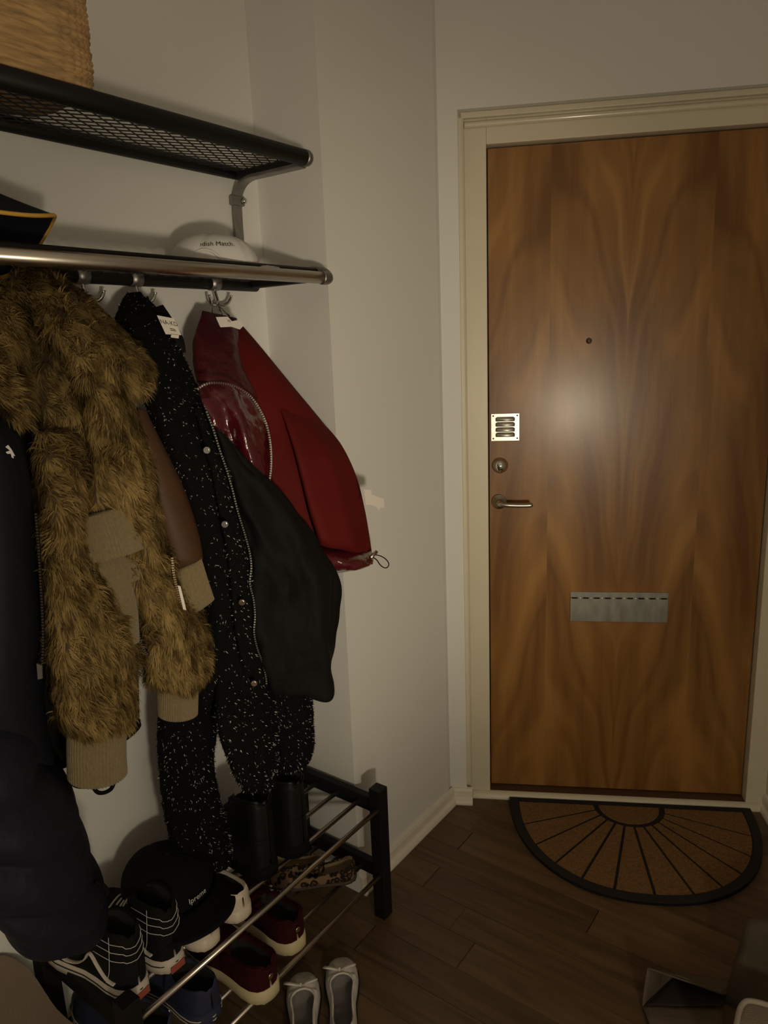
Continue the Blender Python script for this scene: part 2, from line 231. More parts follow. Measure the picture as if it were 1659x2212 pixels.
def blades(mb, count, length, width, lay, mat, name, parent, seed=1, swirl=.6, freq=22.0, lift=.45, fac=None):
    """Short curved hairs grown on a surface, joined into one part nobody could count."""
    rg = np.random.default_rng(seed); p, n = surface_samples(mb, count, rg); n = orient(p, n, mb)
    if fac is not None:
        keep = np.einsum('ij,j->i', n, V(.72, -.69, 0)) > fac; p, n = p[keep], n[keep]
    cnt = len(p)
    an = V(1, 1, .5)
    cl = np.array([noise.noise_vector(Vector(q*an*freq)) for q in p]) + .6*np.array([noise.noise_vector(Vector(q*an*freq*2.7+5)) for q in p])
    d = n*lift + V(*lay)[None] + cl*swirl + rg.normal(0, .12, (cnt, 3))
    d -= n*np.minimum(0, np.einsum('ij,ij->i', d, n)-.12)[:, None]
    d /= np.linalg.norm(d, axis=1)[:, None]
    L = length*(.6+.7*rg.random(cnt)); side = np.cross(d, n); side /= np.linalg.norm(side, axis=1)[:, None]+1e-9
    W = width*(.6+.8*rg.random(cnt))
    base = p - n*.001; mid = p + (d*.55+n*.12)*L[:, None]; tip = p + (d*1.0 + V(0, 0, -.12)[None])*L[:, None]
    vv = np.stack([base-side*W[:, None], base+side*W[:, None], mid+side*W[:, None]*.75, mid-side*W[:, None]*.75, tip], 1).reshape(-1, 3)
    o = ORG[parent.name]; vv = vv - o
    i = np.arange(cnt)*5
    me = D.meshes.new(name); me.vertices.add(len(vv)); me.vertices.foreach_set('co', vv.ravel())
    loops = np.stack([i, i+1, i+2, i, i+2, i+3, i+3, i+2, i+4], 1).reshape(-1)
    me.loops.add(len(loops)); me.loops.foreach_set('vertex_index', loops)
    npoly = len(loops)//3; me.polygons.add(npoly); me.polygons.foreach_set('loop_start', np.arange(npoly)*3)
    me.update(calc_edges=True); me.polygons.foreach_set('use_smooth', [True]*npoly); me.materials.append(mat)
    tone = np.array([noise.noise(Vector(q*an*freq*2.2+3.7)) for q in p])*.9 + rg.normal(0, .28, cnt)
    at_ = me.attributes.new('tone', 'FLOAT', 'POINT'); at_.data.foreach_set('value', np.repeat(np.clip(.5+tone, 0, 1), 5).astype(np.float32))
    ob = D.objects.new(name, me); C.objects.link(ob); ob.parent = parent; ORG[ob.name] = o; ob['kind'] = 'stuff'
    return ob

def text2d(s, size):
    cu = D.curves.new('lettering', 'FONT'); cu.body = s; cu.size = size; cu.align_x = 'CENTER'; cu.resolution_u = 3
    ob = D.objects.new('lettering', cu); C.objects.link(ob)
    bpy.context.view_layer.update()
    me = D.meshes.new_from_object(ob.evaluated_get(bpy.context.evaluated_depsgraph_get()))
    v = [(p.co.x, p.co.y) for p in me.vertices]; f = [tuple(q.vertices) for q in me.polygons]
    D.objects.remove(ob); D.curves.remove(cu); D.meshes.remove(me)
    return v, f

# ------------------------------------------------------------------ materials
def mat(name, col, rough=.5, metal=0.0, var=None, bump=None, coat=0, sheen=0, spec=.5, col2=None, stretch=(1, 1, 1), mapcoord='Object'):
    m = D.materials.new(name); m.use_nodes = True; nt = m.node_tree; N = nt.nodes; L = nt.links; b = N['Principled BSDF']
    b.inputs['Base Color'].default_value = (*col, 1); b.inputs['Roughness'].default_value = rough; b.inputs['Metallic'].default_value = metal
    b.inputs['Specular IOR Level'].default_value = spec; b.inputs['Coat Weight'].default_value = coat; b.inputs['Coat Roughness'].default_value = .12
    b.inputs['Sheen Weight'].default_value = sheen
    tc = N.new('ShaderNodeTexCoord'); mp = N.new('ShaderNodeMapping'); mp.inputs['Scale'].default_value = stretch
    L.new(tc.outputs[mapcoord], mp.inputs[0])
    if var:
        n = N.new('ShaderNodeTexNoise'); n.inputs['Scale'].default_value = var[0]; n.inputs['Detail'].default_value = 5; L.new(mp.outputs[0], n.inputs['Vector'])
        r = N.new('ShaderNodeValToRGB'); c2 = col2 or tuple(c*(1-var[1]) for c in col)
        r.color_ramp.elements[0].color = (*c2, 1); r.color_ramp.elements[1].color = (*col, 1)
        r.color_ramp.elements[0].position = .32; r.color_ramp.elements[1].position = .68
        L.new(n.outputs['Fac'], r.inputs[0]); L.new(r.outputs[0], b.inputs['Base Color'])
    if bump:
        n = N.new('ShaderNodeTexNoise'); n.inputs['Scale'].default_value = bump[0]; n.inputs['Detail'].default_value = 4; L.new(mp.outputs[0], n.inputs['Vector'])
        bp = N.new('ShaderNodeBump'); bp.inputs['Strength'].default_value = bump[1]; bp.inputs['Distance'].default_value = bump[2] if len(bump) > 2 else .01
        L.new(n.outputs['Fac'], bp.inputs['Height']); L.new(bp.outputs[0], b.inputs['Normal'])
    return m
def nd(m, t): return m.node_tree.nodes.new(t)
def lk(m, a, b): m.node_tree.links.new(a, b)
def math_n(m, op, a, b=None):
    n = nd(m, 'ShaderNodeMath'); n.operation = op
    for i, x in enumerate((a, b)):
        if x is None: continue
        if isinstance(x, (int, float)): n.inputs[i].default_value = x
        else: lk(m, x, n.inputs[i])
    return n.outputs[0]

PAINT = mat('wall_paint', (.74, .72, .69), .75, var=(3, .02), bump=(160, .12, .002))
CEIL = mat('ceiling_paint', (.78, .76, .72), .85, bump=(120, .1, .002))
TRIM = mat('cream_gloss_paint', (.72, .65, .50), .33, var=(6, .06), bump=(18, .12, .004), coat=.25)
BASEP = mat('baseboard_paint', (.76, .70, .60), .45, var=(8, .06), bump=(40, .08, .003))
BLACKM = mat('black_powder_metal', (.008, .0072, .0065), .55, 0, bump=(400, .05, .001), spec=.25)
STEEL = mat('brushed_steel', (.55, .50, .44), .30, 1, bump=(30, .03, .001), stretch=(60, 1, 60))
CHROME = mat('chrome', (.72, .70, .66), .12, 1)
ALU = mat('grey_aluminium', (.33, .31, .29), .42, .9, var=(40, .25))
BLACKW = mat('black_stained_wood', (.007, .0065, .006), .6, spec=.3, var=(30, .4), bump=(60, .15, .002), stretch=(8, 8, 1))
FUR = mat('olive_brown_fur', (.205, .130, .040), .75, spec=.08)
FURB = mat('fur_backing', (.07, .042, .015), .9, var=(30, .4))
KNIT = mat('khaki_rib_knit', (.205, .150, .072), .9, var=(260, .25), bump=(600, .4, .002), sheen=.2)
SATIN = mat('brown_satin_lining', (.078, .037, .017), .6, var=(8, .25), bump=(20, .15, .006), spec=.25)
BLINING = mat('black_quilted_lining', (.0078, .0075, .007), .75, bump=(18, .5, .02), spec=.1)
REDL = mat('dark_red_lining', (.118, .0085, .0075), .75, var=(5, .25), bump=(24, .25, .008), spec=.12)
REDG = mat('glossy_burgundy_shell', (.085, .006, .012), .2, var=(8, .3), bump=(18, .6, .02), coat=.6)
REDC = mat('sheer_burgundy_nylon', (.070, .007, .011), .36, var=(10, .4), bump=(40, .5, .01), spec=.4)
NAVY = mat('navy_black_nylon', (.008, .009, .014), .65, bump=(18, .35, .012), spec=.2)
ZIPM = mat('dull_zip_metal', (.15, .14, .125), .5, .6)
PUFF = mat('dark_navy_down_nylon', (.011, .0118, .022), .6, bump=(22, .4, .014), spec=.2)
BLKF = mat('black_fabric', (.0052, .0052, .005), .85, bump=(300, .3, .002), spec=.12)
WCOT = mat('white_cotton', (.68, .66, .64), .85, bump=(350, .25, .002))
PAPERW = mat('white_label_satin', (.78, .72, .66), .6)
INK = mat('black_thread', (.012, .011, .010), .8)
WTHREAD = mat('white_thread', (.62, .60, .58), .7)
YELLOW = mat('yellow_trim', (.62, .34, .05), .6)
LEATHER = mat('black_leather', (.006, .006, .0065), .5, var=(9, .3), bump=(30, .35, .008), spec=.3)
CREAM = mat('cream_rubber', (.62, .52, .32), .55, var=(12, .12))
WRUB = mat('off_white_rubber', (.58, .51, .44), .5, var=(14, .12))
WSHOE = mat('pale_moulded_shoe', (.66, .57, .47), .42, var=(6, .08))
BURG = mat('burgundy_suede', (.045, .0075, .008), .95, var=(60, .35), spec=.1)
CANVN = mat('navy_canvas', (.020, .024, .060), .8, var=(40, .3), bump=(300, .3, .002))
CANVB = mat('black_suede_canvas', (.007, .0065, .006), .85, bump=(260, .3, .002), spec=.15)
DARKIN = mat('dark_shoe_lining', (.012, .010, .009), .9)
REDTAB = mat('red_rubber_tab', (.30, .07, .045), .6)
SILVERL = mat('worn_silver_leather', (.80, .75, .69), .45, var=(30, .35), bump=(70, .2, .003))
GREYIN = mat('grey_insole', (.19, .175, .17), .8, var=(20, .3))
TANIN = mat('tan_insole', (.27, .18, .095), .6, var=(14, .25))
BAGP = mat('beige_paper', (.125, .088, .053), .8, var=(7, .3), bump=(14, .4, .02))
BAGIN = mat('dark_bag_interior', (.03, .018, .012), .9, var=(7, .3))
POUCHM = mat('pale_mesh_fabric', (.24, .20, .15), .8, bump=(300, .6, .004))
SEA = mat('seagrass', (.60, .375, .165), .8, var=(38, .5), bump=(140, .5, .004), stretch=(.6, .6, 5))
RUBBER = mat('black_rubber', (.011, .009, .008), .75, bump=(220, .3, .003))
SILLW = mat('brown_sill_wood', (.11, .055, .025), .55, var=(30, .3), stretch=(1, 6, 6))
GROMM = mat('dull_brass', (.55, .42, .26), .35, 1)

def fur_tone(m, lo, hi):
    b = m.node_tree.nodes['Principled BSDF']; a = nd(m, 'ShaderNodeAttribute'); a.attribute_name = 'tone'
    r = nd(m, 'ShaderNodeValToRGB'); r.color_ramp.elements[0].color = (*lo, 1); r.color_ramp.elements[1].color = (*hi, 1)
    lk(m, a.outputs['Fac'], r.inputs[0]); lk(m, r.outputs[0], b.inputs['Base Color'])
fur_tone(FUR, (.068, .041, .013), (.275, .185, .070))

# tweed: black boucle wool with pale slubs
TWEED = mat('black_tweed', (.005, .005, .005), .9, bump=(170, .9, .006), spec=.08)
def fleck_nodes(m):
    b = m.node_tree.nodes['Principled BSDF']; tc = nd(m, 'ShaderNodeTexCoord')
    vo = nd(m, 'ShaderNodeTexVoronoi'); vo.inputs['Scale'].default_value = 95; lk(m, tc.outputs['Object'], vo.inputs['Vector'])
    sp = math_n(m, 'LESS_THAN', vo.outputs['Distance'], .17); sep = nd(m, 'ShaderNodeSeparateColor'); lk(m, vo.outputs['Color'], sep.inputs[0])
    pick = math_n(m, 'GREATER_THAN', sep.outputs[0], .72); fac = math_n(m, 'MULTIPLY', sp, pick)
    mx = nd(m, 'ShaderNodeMix'); mx.data_type = 'RGBA'; lk(m, fac, mx.inputs['Factor'])
    mx.inputs['A'].default_value = (.005, .005, .005, 1); mx.inputs['B'].default_value = (.16, .15, .135, 1); lk(m, mx.outputs['Result'], b.inputs['Base Color'])
fleck_nodes(TWEED)
FLECK = mat('pale_slub_yarn', (.46, .44, .40), .6)

# door veneer: four book-matched leaves of flame-figured birch
DOORW = mat('flame_birch_veneer', (.3, .14, .04), .40, coat=.22, spec=.3)
def veneer(m):
    b = m.node_tree.nodes['Principled BSDF']; tc = nd(m, 'ShaderNodeTexCoord'); sx = nd(m, 'ShaderNodeSeparateXYZ'); lk(m, tc.outputs['Object'], sx.inputs[0])
    x, z = sx.outputs[0], sx.outputs[2]
    q = math_n(m, 'ABSOLUTE', math_n(m, 'SUBTRACT', x, .402))
    leaf = math_n(m, 'GREATER_THAN', q, .221)
    qm = math_n(m, 'PINGPONG', q, .221)
    zb = math_n(m, 'ADD', z, math_n(m, 'MULTIPLY', leaf, .13))
    def noi(sx_, sz_, off, det, dist=0):
        cmb = nd(m, 'ShaderNodeCombineXYZ'); lk(m, math_n(m, 'MULTIPLY', qm, sx_), cmb.inputs[0]); lk(m, math_n(m, 'MULTIPLY', zb, sz_), cmb.inputs[2]); cmb.inputs[1].default_value = off
        n = nd(m, 'ShaderNodeTexNoise'); n.inputs['Scale'].default_value = 1; n.inputs['Detail'].default_value = det; n.inputs['Distortion'].default_value = dist
        lk(m, cmb.outputs[0], n.inputs['Vector']); return n.outputs['Fac']
    # flame figure: bands that sweep outward and down from the centre joint
    warp = noi(4, 1.7, 3.1, 1.5); sw = math_n(m, 'ADD', math_n(m, 'MULTIPLY', zb, 5.5), math_n(m, 'MULTIPLY', math_n(m, 'POWER', qm, .55), -9.0))
    sw = math_n(m, 'ADD', sw, math_n(m, 'MULTIPLY', warp, 4.5))
    cmb = nd(m, 'ShaderNodeCombineXYZ'); lk(m, sw, cmb.inputs[2]); lk(m, math_n(m, 'MULTIPLY', qm, 9.0), cmb.inputs[0])
    fl_ = nd(m, 'ShaderNodeTexNoise'); fl_.inputs['Scale'].default_value = .8; fl_.inputs['Detail'].default_value = 1.5; fl_.inputs['Distortion'].default_value = .3; lk(m, cmb.outputs[0], fl_.inputs['Vector'])
    str_ = noi(38, 1.3, 8.0, 4); fine = noi(420, 9, 1.0, 3); big = noi(3.0, .9, 5.5, 2)
    s = math_n(m, 'ADD', math_n(m, 'MULTIPLY', fl_.outputs['Fac'], .62), math_n(m, 'MULTIPLY', str_, .18))
    s = math_n(m, 'ADD', s, math_n(m, 'MULTIPLY', big, .20)); s = math_n(m, 'ADD', s, math_n(m, 'MULTIPLY', math_n(m, 'SUBTRACT', fine, .5), .10))
    r = nd(m, 'ShaderNodeValToRGB'); r.color_ramp.elements[0].position = .36; r.color_ramp.elements[1].position = .64
    r.color_ramp.elements[0].color = (.165, .067, .0125, 1); r.color_ramp.elements[1].color = (.380, .184, .048, 1)
    b.inputs['Coat Roughness'].default_value = .23
    lk(m, s, r.inputs[0]); lk(m, r.outputs[0], b.inputs['Base Color'])
    rr = nd(m, 'ShaderNodeMapRange'); lk(m, fine, rr.inputs[0]); rr.inputs[3].default_value = .34; rr.inputs[4].default_value = .44; lk(m, rr.outputs[0], b.inputs['Roughness'])
    bp = nd(m, 'ShaderNodeBump'); bp.inputs['Strength'].default_value = .08; bp.inputs['Distance'].default_value = .002; lk(m, fine, bp.inputs['Height']); lk(m, bp.outputs[0], b.inputs['Normal'])
veneer(DOORW)

FLOORW = mat('brown_oak_laminate', (.1, .06, .03), .5)
def floorwood(m):
    b = m.node_tree.nodes['Principled BSDF']; tc = nd(m, 'ShaderNodeTexCoord'); oi = nd(m, 'ShaderNodeObjectInfo')
    mp = nd(m, 'ShaderNodeMapping'); mp.inputs['Scale'].default_value = (2.2, 26, 1); lk(m, tc.outputs['Object'], mp.inputs[0])
    ad = nd(m, 'ShaderNodeVectorMath'); ad.operation = 'ADD'; lk(m, mp.outputs[0], ad.inputs[0])
    cb = nd(m, 'ShaderNodeCombineXYZ'); lk(m, math_n(m, 'MULTIPLY', oi.outputs['Random'], 40), cb.inputs[2]); lk(m, cb.outputs[0], ad.inputs[1])
    n = nd(m, 'ShaderNodeTexNoise'); n.inputs['Scale'].default_value = 1.6; n.inputs['Detail'].default_value = 6; n.inputs['Distortion'].default_value = .8; lk(m, ad.outputs[0], n.inputs['Vector'])
    s = math_n(m, 'ADD', math_n(m, 'MULTIPLY', n.outputs['Fac'], .75), math_n(m, 'MULTIPLY', oi.outputs['Random'], .25))
    r = nd(m, 'ShaderNodeValToRGB'); r.color_ramp.elements[0].position = .3; r.color_ramp.elements[1].position = .75
    r.color_ramp.elements[0].color = (.066, .036, .016, 1); r.color_ramp.elements[1].color = (.160, .094, .046, 1)
    lk(m, s, r.inputs[0]); lk(m, r.outputs[0], b.inputs['Base Color']); b.inputs['Roughness'].default_value = .48
floorwood(FLOORW)

COIR = mat('coir_fibre', (.34, .175, .058), .95, var=(150, .45), bump=(420, 1.0, .006))
LEO = mat('leopard_print', (.26, .16, .09), .8, spec=.2)
def leopard(m):
    b = m.node_tree.nodes['Principled BSDF']; tc = nd(m, 'ShaderNodeTexCoord'); vo = nd(m, 'ShaderNodeTexVoronoi'); vo.inputs['Scale'].default_value = 75
    lk(m, tc.outputs['Object'], vo.inputs['Vector']); r = nd(m, 'ShaderNodeValToRGB'); e = r.color_ramp.elements
    e[0].position = 0; e[0].color = (.10, .055, .03, 1); e[1].position = .62; e[1].color = (.20, .125, .07, 1)
    q = e.new(.22); q.color = (.10, .055, .03, 1); q = e.new(.30); q.color = (.012, .008, .006, 1); q = e.new(.52); q.color = (.014, .009, .007, 1)
    lk(m, vo.outputs['Distance'], r.inputs[0]); lk(m, r.outputs[0], b.inputs['Base Color'])
leopard(LEO)

# ------------------------------------------------------------------ the setting
XW, XB, YR, H = -1.134, -1.338, 1.352, 2.5
PHI = math.radians(28.126)
DOOR0 = V(-1.0592, 1.9851, 0)
DD = V(math.cos(PHI), math.sin(PHI), 0); DN = V(math.sin(PHI), -math.cos(PHI), 0)   # along the door / out of the door
def dp(x, y, z): return DOOR0 + DD*x - DN*y + V(0, 0, z)
def struct(name, mb, m, **k):
    o = mb.build(name, m, None, **k); o['kind'] = 'structure'; return o
def set_door_frame(o):
    o.location = DOOR0; o.rotation_euler = (0, 0, PHI); return o

fl_ = struct('floor', MB().box((-1.45, -2.5, -.06), (2.2, 2.75, -.006)), FLOORW)
PW = .094; plank_mesh = {}
for k in range(-43, 13):
    y0 = 1.566 + k*PW
    x = -1.45 - random.random()*.8
    while x < 2.2:
        ln = random.choice((.62, .86, 1.1)); x0, x1 = max(x, -1.45), min(x+ln, 2.2); x += ln
        if x1 - x0 < .03: continue
        key = round(x1-x0, 2)
        if key not in plank_mesh:
            me = D.meshes.new('plank'); w2, c = PW-.0009, .0006; l2 = key
            me.from_pydata([(0,0,0),(l2,0,0),(l2,w2,0),(0,w2,0),(0,0,.0045),(l2,0,.0045),(l2,w2,.0045),(0,w2,.0045),(0,c,.0058),(l2,c,.0058),(l2,w2-c,.0058),(0,w2-c,.0058)], [],
                           [(0,3,2,1),(0,1,5,4),(1,2,6,5),(2,3,7,6),(3,0,4,7),(4,5,9,8),(5,6,10,9),(6,7,11,10),(7,4,8,11),(8,9,10,11)])
            me.materials.append(FLOORW); plank_mesh[key] = me
        o = D.objects.new('plank', plank_mesh[key]); C.objects.link(o); o.parent = fl_; o.location = (x0, y0, -.006)

struct('ceiling', MB().box((-1.45, -2.5, H), (2.2, 2.75, H+.06)), CEIL)
struct('wall_left', MB().box((XB-.1, -2.5, 0), (XB, YR, H)), PAINT)
# pillar beside the alcove: its side closes the alcove, its face runs on to the door wall
cx_, cy_ = (XW, 1.826)
_p = dp(-.30, .12, 0)
struct('wall_pillar', MB().prism([(XB-.1, YR), (XW, YR), (XW, 1.832), (-1.20, 2.10), (XB-.1, 2.1)], 0, H), PAINT)
wb = MB()
wb.box((-.30, -.075, 0), (-.077, .12, H)); wb.box((-.077, -.075, 2.114), (.875, .12, H)); wb.box((-.077, .05, 0), (.875, .12, 2.114))
set_door_frame(struct('wall_back', wb, PAINT))
set_door_frame(struct('wall_right', MB().box((.875, -4.6, 0), (.97, .12, H)), PAINT))
struct('wall_front', MB().box((-1.45, -2.6, 0), (3.6, -2.5, H)), PAINT)

def profile_run(pts, prof):
    """sweep a skirting profile (out, up) along plan points; 'out' lies to the right of travel"""
    mb = MB(); n = len(prof); v = []; P = [V(*p, 0) for p in pts]
    for i, p in enumerate(P):
        a = P[i]-P[i-1] if i else P[1]-P[0]; b = P[i+1]-P[i] if i < len(P)-1 else a
        na = V(a[1], -a[0], 0)/np.linalg.norm(a); nb = V(b[1], -b[0], 0)/np.linalg.norm(b); m = na+nb; m /= (m@m)/2
        for o, u in prof: v.append(p + m*o + V(0, 0, u))
    f = [(i*n+j, i*n+j+1, (i+1)*n+j+1, (i+1)*n+j) for i in range(len(P)-1) for j in range(n-1)]
    f += [tuple(range(n)), tuple(range(len(P)*n-1, (len(P)-1)*n-1, -1))]
    return mb.add(v, f)
SK = [(0, 0), (.022, 0), (.0225, .006), (.019, .014), (.0115, .019), (.010, .021), (.010, .044), (.007, .052), (0, .055)]
cor = dp(-.12, -.075, 0); endp = dp(-.02, -.075, 0)
# true corner of pillar face and door wall
t_ = (XW - dp(0, -.075, 0)[0])/DD[0]; cor = dp(t_, -.075, 0)
struct('baseboard_left', profile_run([(XW, YR), (cor[0], cor[1]), tuple(dp(-.058, -.075, 0)[:2])], SK), BASEP)
rb0 = dp(.875, -.03, 0); rb1 = dp(.875, -4.4, 0)
struct('baseboard_right', profile_run([tuple(rb0[:2]), tuple(rb1[:2])], SK), BASEP)
struct('baseboard_alcove', profile_run([(XB, -2.5), (XB, YR)], [(0, 0), (.010, 0), (.010, .05), (.006, .056), (0, .058)]), BASEP)

# door frame, painted cream
fr = MB()
fr.box((-.062, -.034, 0), (0, .05, 2.114)); fr.box((.8152, -.034, 0), (.875, .05, 2.114)); fr.box((0, -.034, 2.032), (.8152, .05, 2.114))
tf = set_door_frame(struct('trim_1', fr, TRIM, bevel=.002))
def in_door(mb, name, m, parent, **k):
    o = mb.build(name, m, parent, **k); return o
b = MB(); b.tube([(-.070, -.040, 0), (-.070, -.040, 2.114)], .0095, 10); b.box((-.0785, -.05, 0), (-.0655, .02, 2.114))
b.build('moulding', TRIM, tf, bevel=.002)
b = MB(); b.box((-.077, -.050, 2.098), (.875, .02, 2.1135)); b.tube([(-.06, -.038, 2.083), (.875, -.038, 2.083)], .009, 10)
b.build('moulding', TRIM, tf, bevel=.002)
th = MB(); ns = 8; prof = [(0, 0)]+[(-.021*math.sin(a), .0205*math.cos(a)) for a in [math.pi/2*i/ns for i in range(ns+1)]]
prof = [(-.021*math.cos(math.pi/2*i/ns), .0205*math.sin(math.pi/2*i/ns)) for i in range(ns+1)]+[(0, 0)]
v = [(x, -.034+o, z) for x in (-.058, .875) for o, z in prof]; n_ = len(prof)
th.add(v, [(j, (j+1) % n_, n_+(j+1) % n_, n_+j) for j in range(n_)]+[tuple(range(n_)), tuple(range(2*n_-1, n_-1, -1))])
set_door_frame(struct('trim_2', th, TRIM))
set_door_frame(struct('trim_3', MB().box((0, -.034, 0), (.8152, .05, .020)), SILLW, bevel=.002))

# ------------------------------------------------------------------ the door
door = set_door_frame(struct('door_1', MB().box((.0035, 0, .024), (.812, .042, 2.0285)), DOORW, bevel=.0015))
door['label'] = 'flame figured brown veneer flat entrance door'
ORG[door.name] = V(0, 0, 0)
# louvred air vent
vent = MB(); x0, x1, z0, z1 = .009, .095, 1.201, 1.285; c = .006
vent.box((x0, -.0022, z0), (x1, 0, z1)); vo_ = vent.build('vent_plate', ALU, door, bevel=.004); vo_.data.materials[0] = mat('bright_vent_metal', (.66, .62, .55), .32, 1, var=(60, .25))
for i in range(4):
    zz = z1-.0165-i*.0158; lm = MB(); n = 8
    v = []
    for xx, k in ((x0+.014, .35), (x0+.019, 1), (x1-.019, 1), (x1-.014, .35)):
        for j in range(n+1):
            a = math.pi*.5*j/n; v.append((xx, -.0022-.0065*k*math.cos(a), zz-.0055+.012*math.sin(a)*(.6+.4*k)))
    f = [(i2*(n+1)+j, i2*(n+1)+j+1, (i2+1)*(n+1)+j+1, (i2+1)*(n+1)+j) for i2 in range(3) for j in range(n)]
    lm.add(v, f); o = lm.build('louvre', vo_.data.materials[0], vo_, smooth=True); so = o.modifiers.new('s', 'SOLIDIFY'); so.thickness = .0007
    MB().box((x0+.015, -.0026, zz-.0075), (x1-.015, -.0022, zz-.004)).build('slot', INK, vo_)
for xx in (x0+.007, x1-.007):
    for zz in (z0+.008, z1-.007): MB().lathe([(.0026, 0), (.0026, -.0006), (.0012, -.001)], (xx, -.0022, zz), 'y', 10).build('rivet', INK, vo_)
# round thumb turn
kn = MB().lathe([(.0235, 0), (.0235, -.004), (.021, -.012), (.018, -.018), (.012, -.0225), (.004, -.0245), (.0005, -.025)], (.036, 0, 1.126), 'y', 32).build('lock_knob', CHROME, door, smooth=True)
MB().lathe([(.0245, 0), (.0245, -.003), (.0225, -.0045)], (.036, 0, 1.126), 'y', 32).build('knob_collar', STEEL, kn, smooth=True)
# lever handle
STN = mat('satin_nickel', (.52, .47, .40), .28, 1)
ro = MB().lathe([(.0235, 0), (.0235, -.006), (.0215, -.0085), (.011, -.010), (.0095, -.030), (.0095, -.040)], (.033, 0, 1.012), 'y', 32).build('handle_rose', STN, door, smooth=True)
lv = MB(); pth = crom([(.033, -.030, 1.012), (.036, -.042, 1.0118), (.050, -.047, 1.011), (.080, -.047, 1.0095), (.115, -.046, 1.009), (.134, -.045, 1.010)], 5)
lv.tube(pth, [.0095]*8+[.0088]*(len(pth)-11)+[.0085, .0075, .004], 14, flat=.85); lv.build('lever', STN, ro, smooth=True)
# peephole
pe = MB().lathe([(.0085, 0), (.0085, -.0015), (.0062, -.002), (.0058, -.0006), (.0052, .001)], (.294, 0, 1.49), 'y', 20).build('peephole', mat('bronze_rim', (.05, .03, .018), .35, .8), door, smooth=True)
MB().lathe([(.0052, 0), (.004, -.0016), (.002, -.0024), (.0004, -.0026)], (.294, .001, 1.49), 'y', 16).build('lens', mat('glass_lens', (.09, .07, .06), .04, coat=1), pe, smooth=True)
# letter flap
GALV = mat('dull_zinc_plate', (.36, .35, .32), .40, .9, var=(14, .3), stretch=(3, 1, 1))
HKB = mat('bright_knuckle', (.85, .80, .72), .38, 1)
mx0, mx1, mz0, mz1, mh = .255, .553, .619, .717, .698
ms = MB().box((mx0, -.003, mh+.001), (mx1, 0, mz1)).build('letter_plate', GALV, door, bevel=.001)
MB().box((mx0, -.0042, mz0), (mx1, -.0012, mh-.001)).build('letter_flap', GALV, ms, bevel=.001)
for i in range(17):
    a = mx0+.006+i*.0169
    kb = MB().tube([(a, -.0042, mh), (a+.0155, -.0042, mh)], .0024 if i % 2 == 0 else .0020, 10)
    kb.build('hinge_knuckle', HKB if i % 2 else INK, ms, smooth=True)

# ------------------------------------------------------------------ half-moon mat
matt = thing('door_mat', 'half-moon coir door mat with black sunburst spokes before the wooden door', 'door mat', tuple(dp(.443, -.058, 0)), PHI, local=True)
def mell(a, k): 
    ca, sa = math.cos(a), math.sin(a); e = 2/2.25
    return (k*.379*math.copysign(abs(ca)**e, ca), -k*.437*abs(sa)**e)
N_ = 64; arc = [mell(math.pi*i/N_, 1) for i in range(N_+1)]
MB().prism(arc, .0005, .009).build('rubber_base', RUBBER, matt)
bord = MB(); ins = [(x*.925, y*.925-.0125) if abs(y) > .05 else (x*.925, min(y*.925, -.0125)-.0) for x, y in arc]
ins = [(x*.925, -.016+y*.905) for x, y in arc]
n = len(arc); loop_o = arc; loop_i = ins
v = [(x, y, z) for z in (.002, .0135) for x, y in loop_o] + [(x, y, z) for z in (.0135, .002) for x, y in loop_i]
f = []
for i in range(n):
    j = (i+1) % n
    for k in range(3): f.append((k*n+i, k*n+j, (k+1)*n+j, (k+1)*n+i))
bord.add(v, f).build('border', RUBBER, matt)
def ring_pt(a, t):
    o = (0.925*mell(a, 1)[0], -.016+.905*mell(a, 1)[1]); i = (.104*math.cos(a), -.016-.098*math.sin(a))
    return (i[0]+(o[0]-i[0])*t, i[1]+(o[1]-i[1])*t)
NS = 12
for k in range(NS):
    a0, a1 = math.pi*k/NS, math.pi*(k+1)/NS
    g0 = .0 if k == 0 else 1; g1 = 0 if k == NS-1 else 1
    M_ = 5; pts = []
    for q in range(M_+1):
        t = q/M_; pts.append((a0, a1, t))
    ou = [ring_pt(a0+(a1-a0)*q/6, .992) for q in range(7)]; inn = [ring_pt(a0+(a1-a0)*q/6, .03) for q in range(7)]
    poly = ou+inn[::-1]; cx2 = sum(p[0] for p in poly)/len(poly); 
    # keep a straight 8 mm rubber spoke between neighbours
    def shift(p, a, sgn): return (p[0]-sgn*math.sin(a)*.004, p[1]-sgn*math.cos(a)*.004)
    poly2 = []
    for q, p in enumerate(ou):
        a = a0 if q < 3 else a1; s = (1 if q == 0 else -1 if q == 6 else 0)
        poly2.append(shift(p, a, s) if s else p)
    for q, p in enumerate(inn[::-1]):
        qq = 6-q; s = (1 if qq == 0 else -1 if qq == 6 else 0); a = a0 if qq == 0 else a1
        poly2.append(shift(p, a, s) if s else p)
    MB().prism(poly2, .008, .0122).build('coir_wedge', COIR, matt, bevel=.001)
hd = [(.094*math.cos(math.pi*i/20), -.018-.088*math.sin(math.pi*i/20)) for i in range(21)]
MB().prism(hd, .008, .0122).build('coir_centre', COIR, matt, bevel=.001)

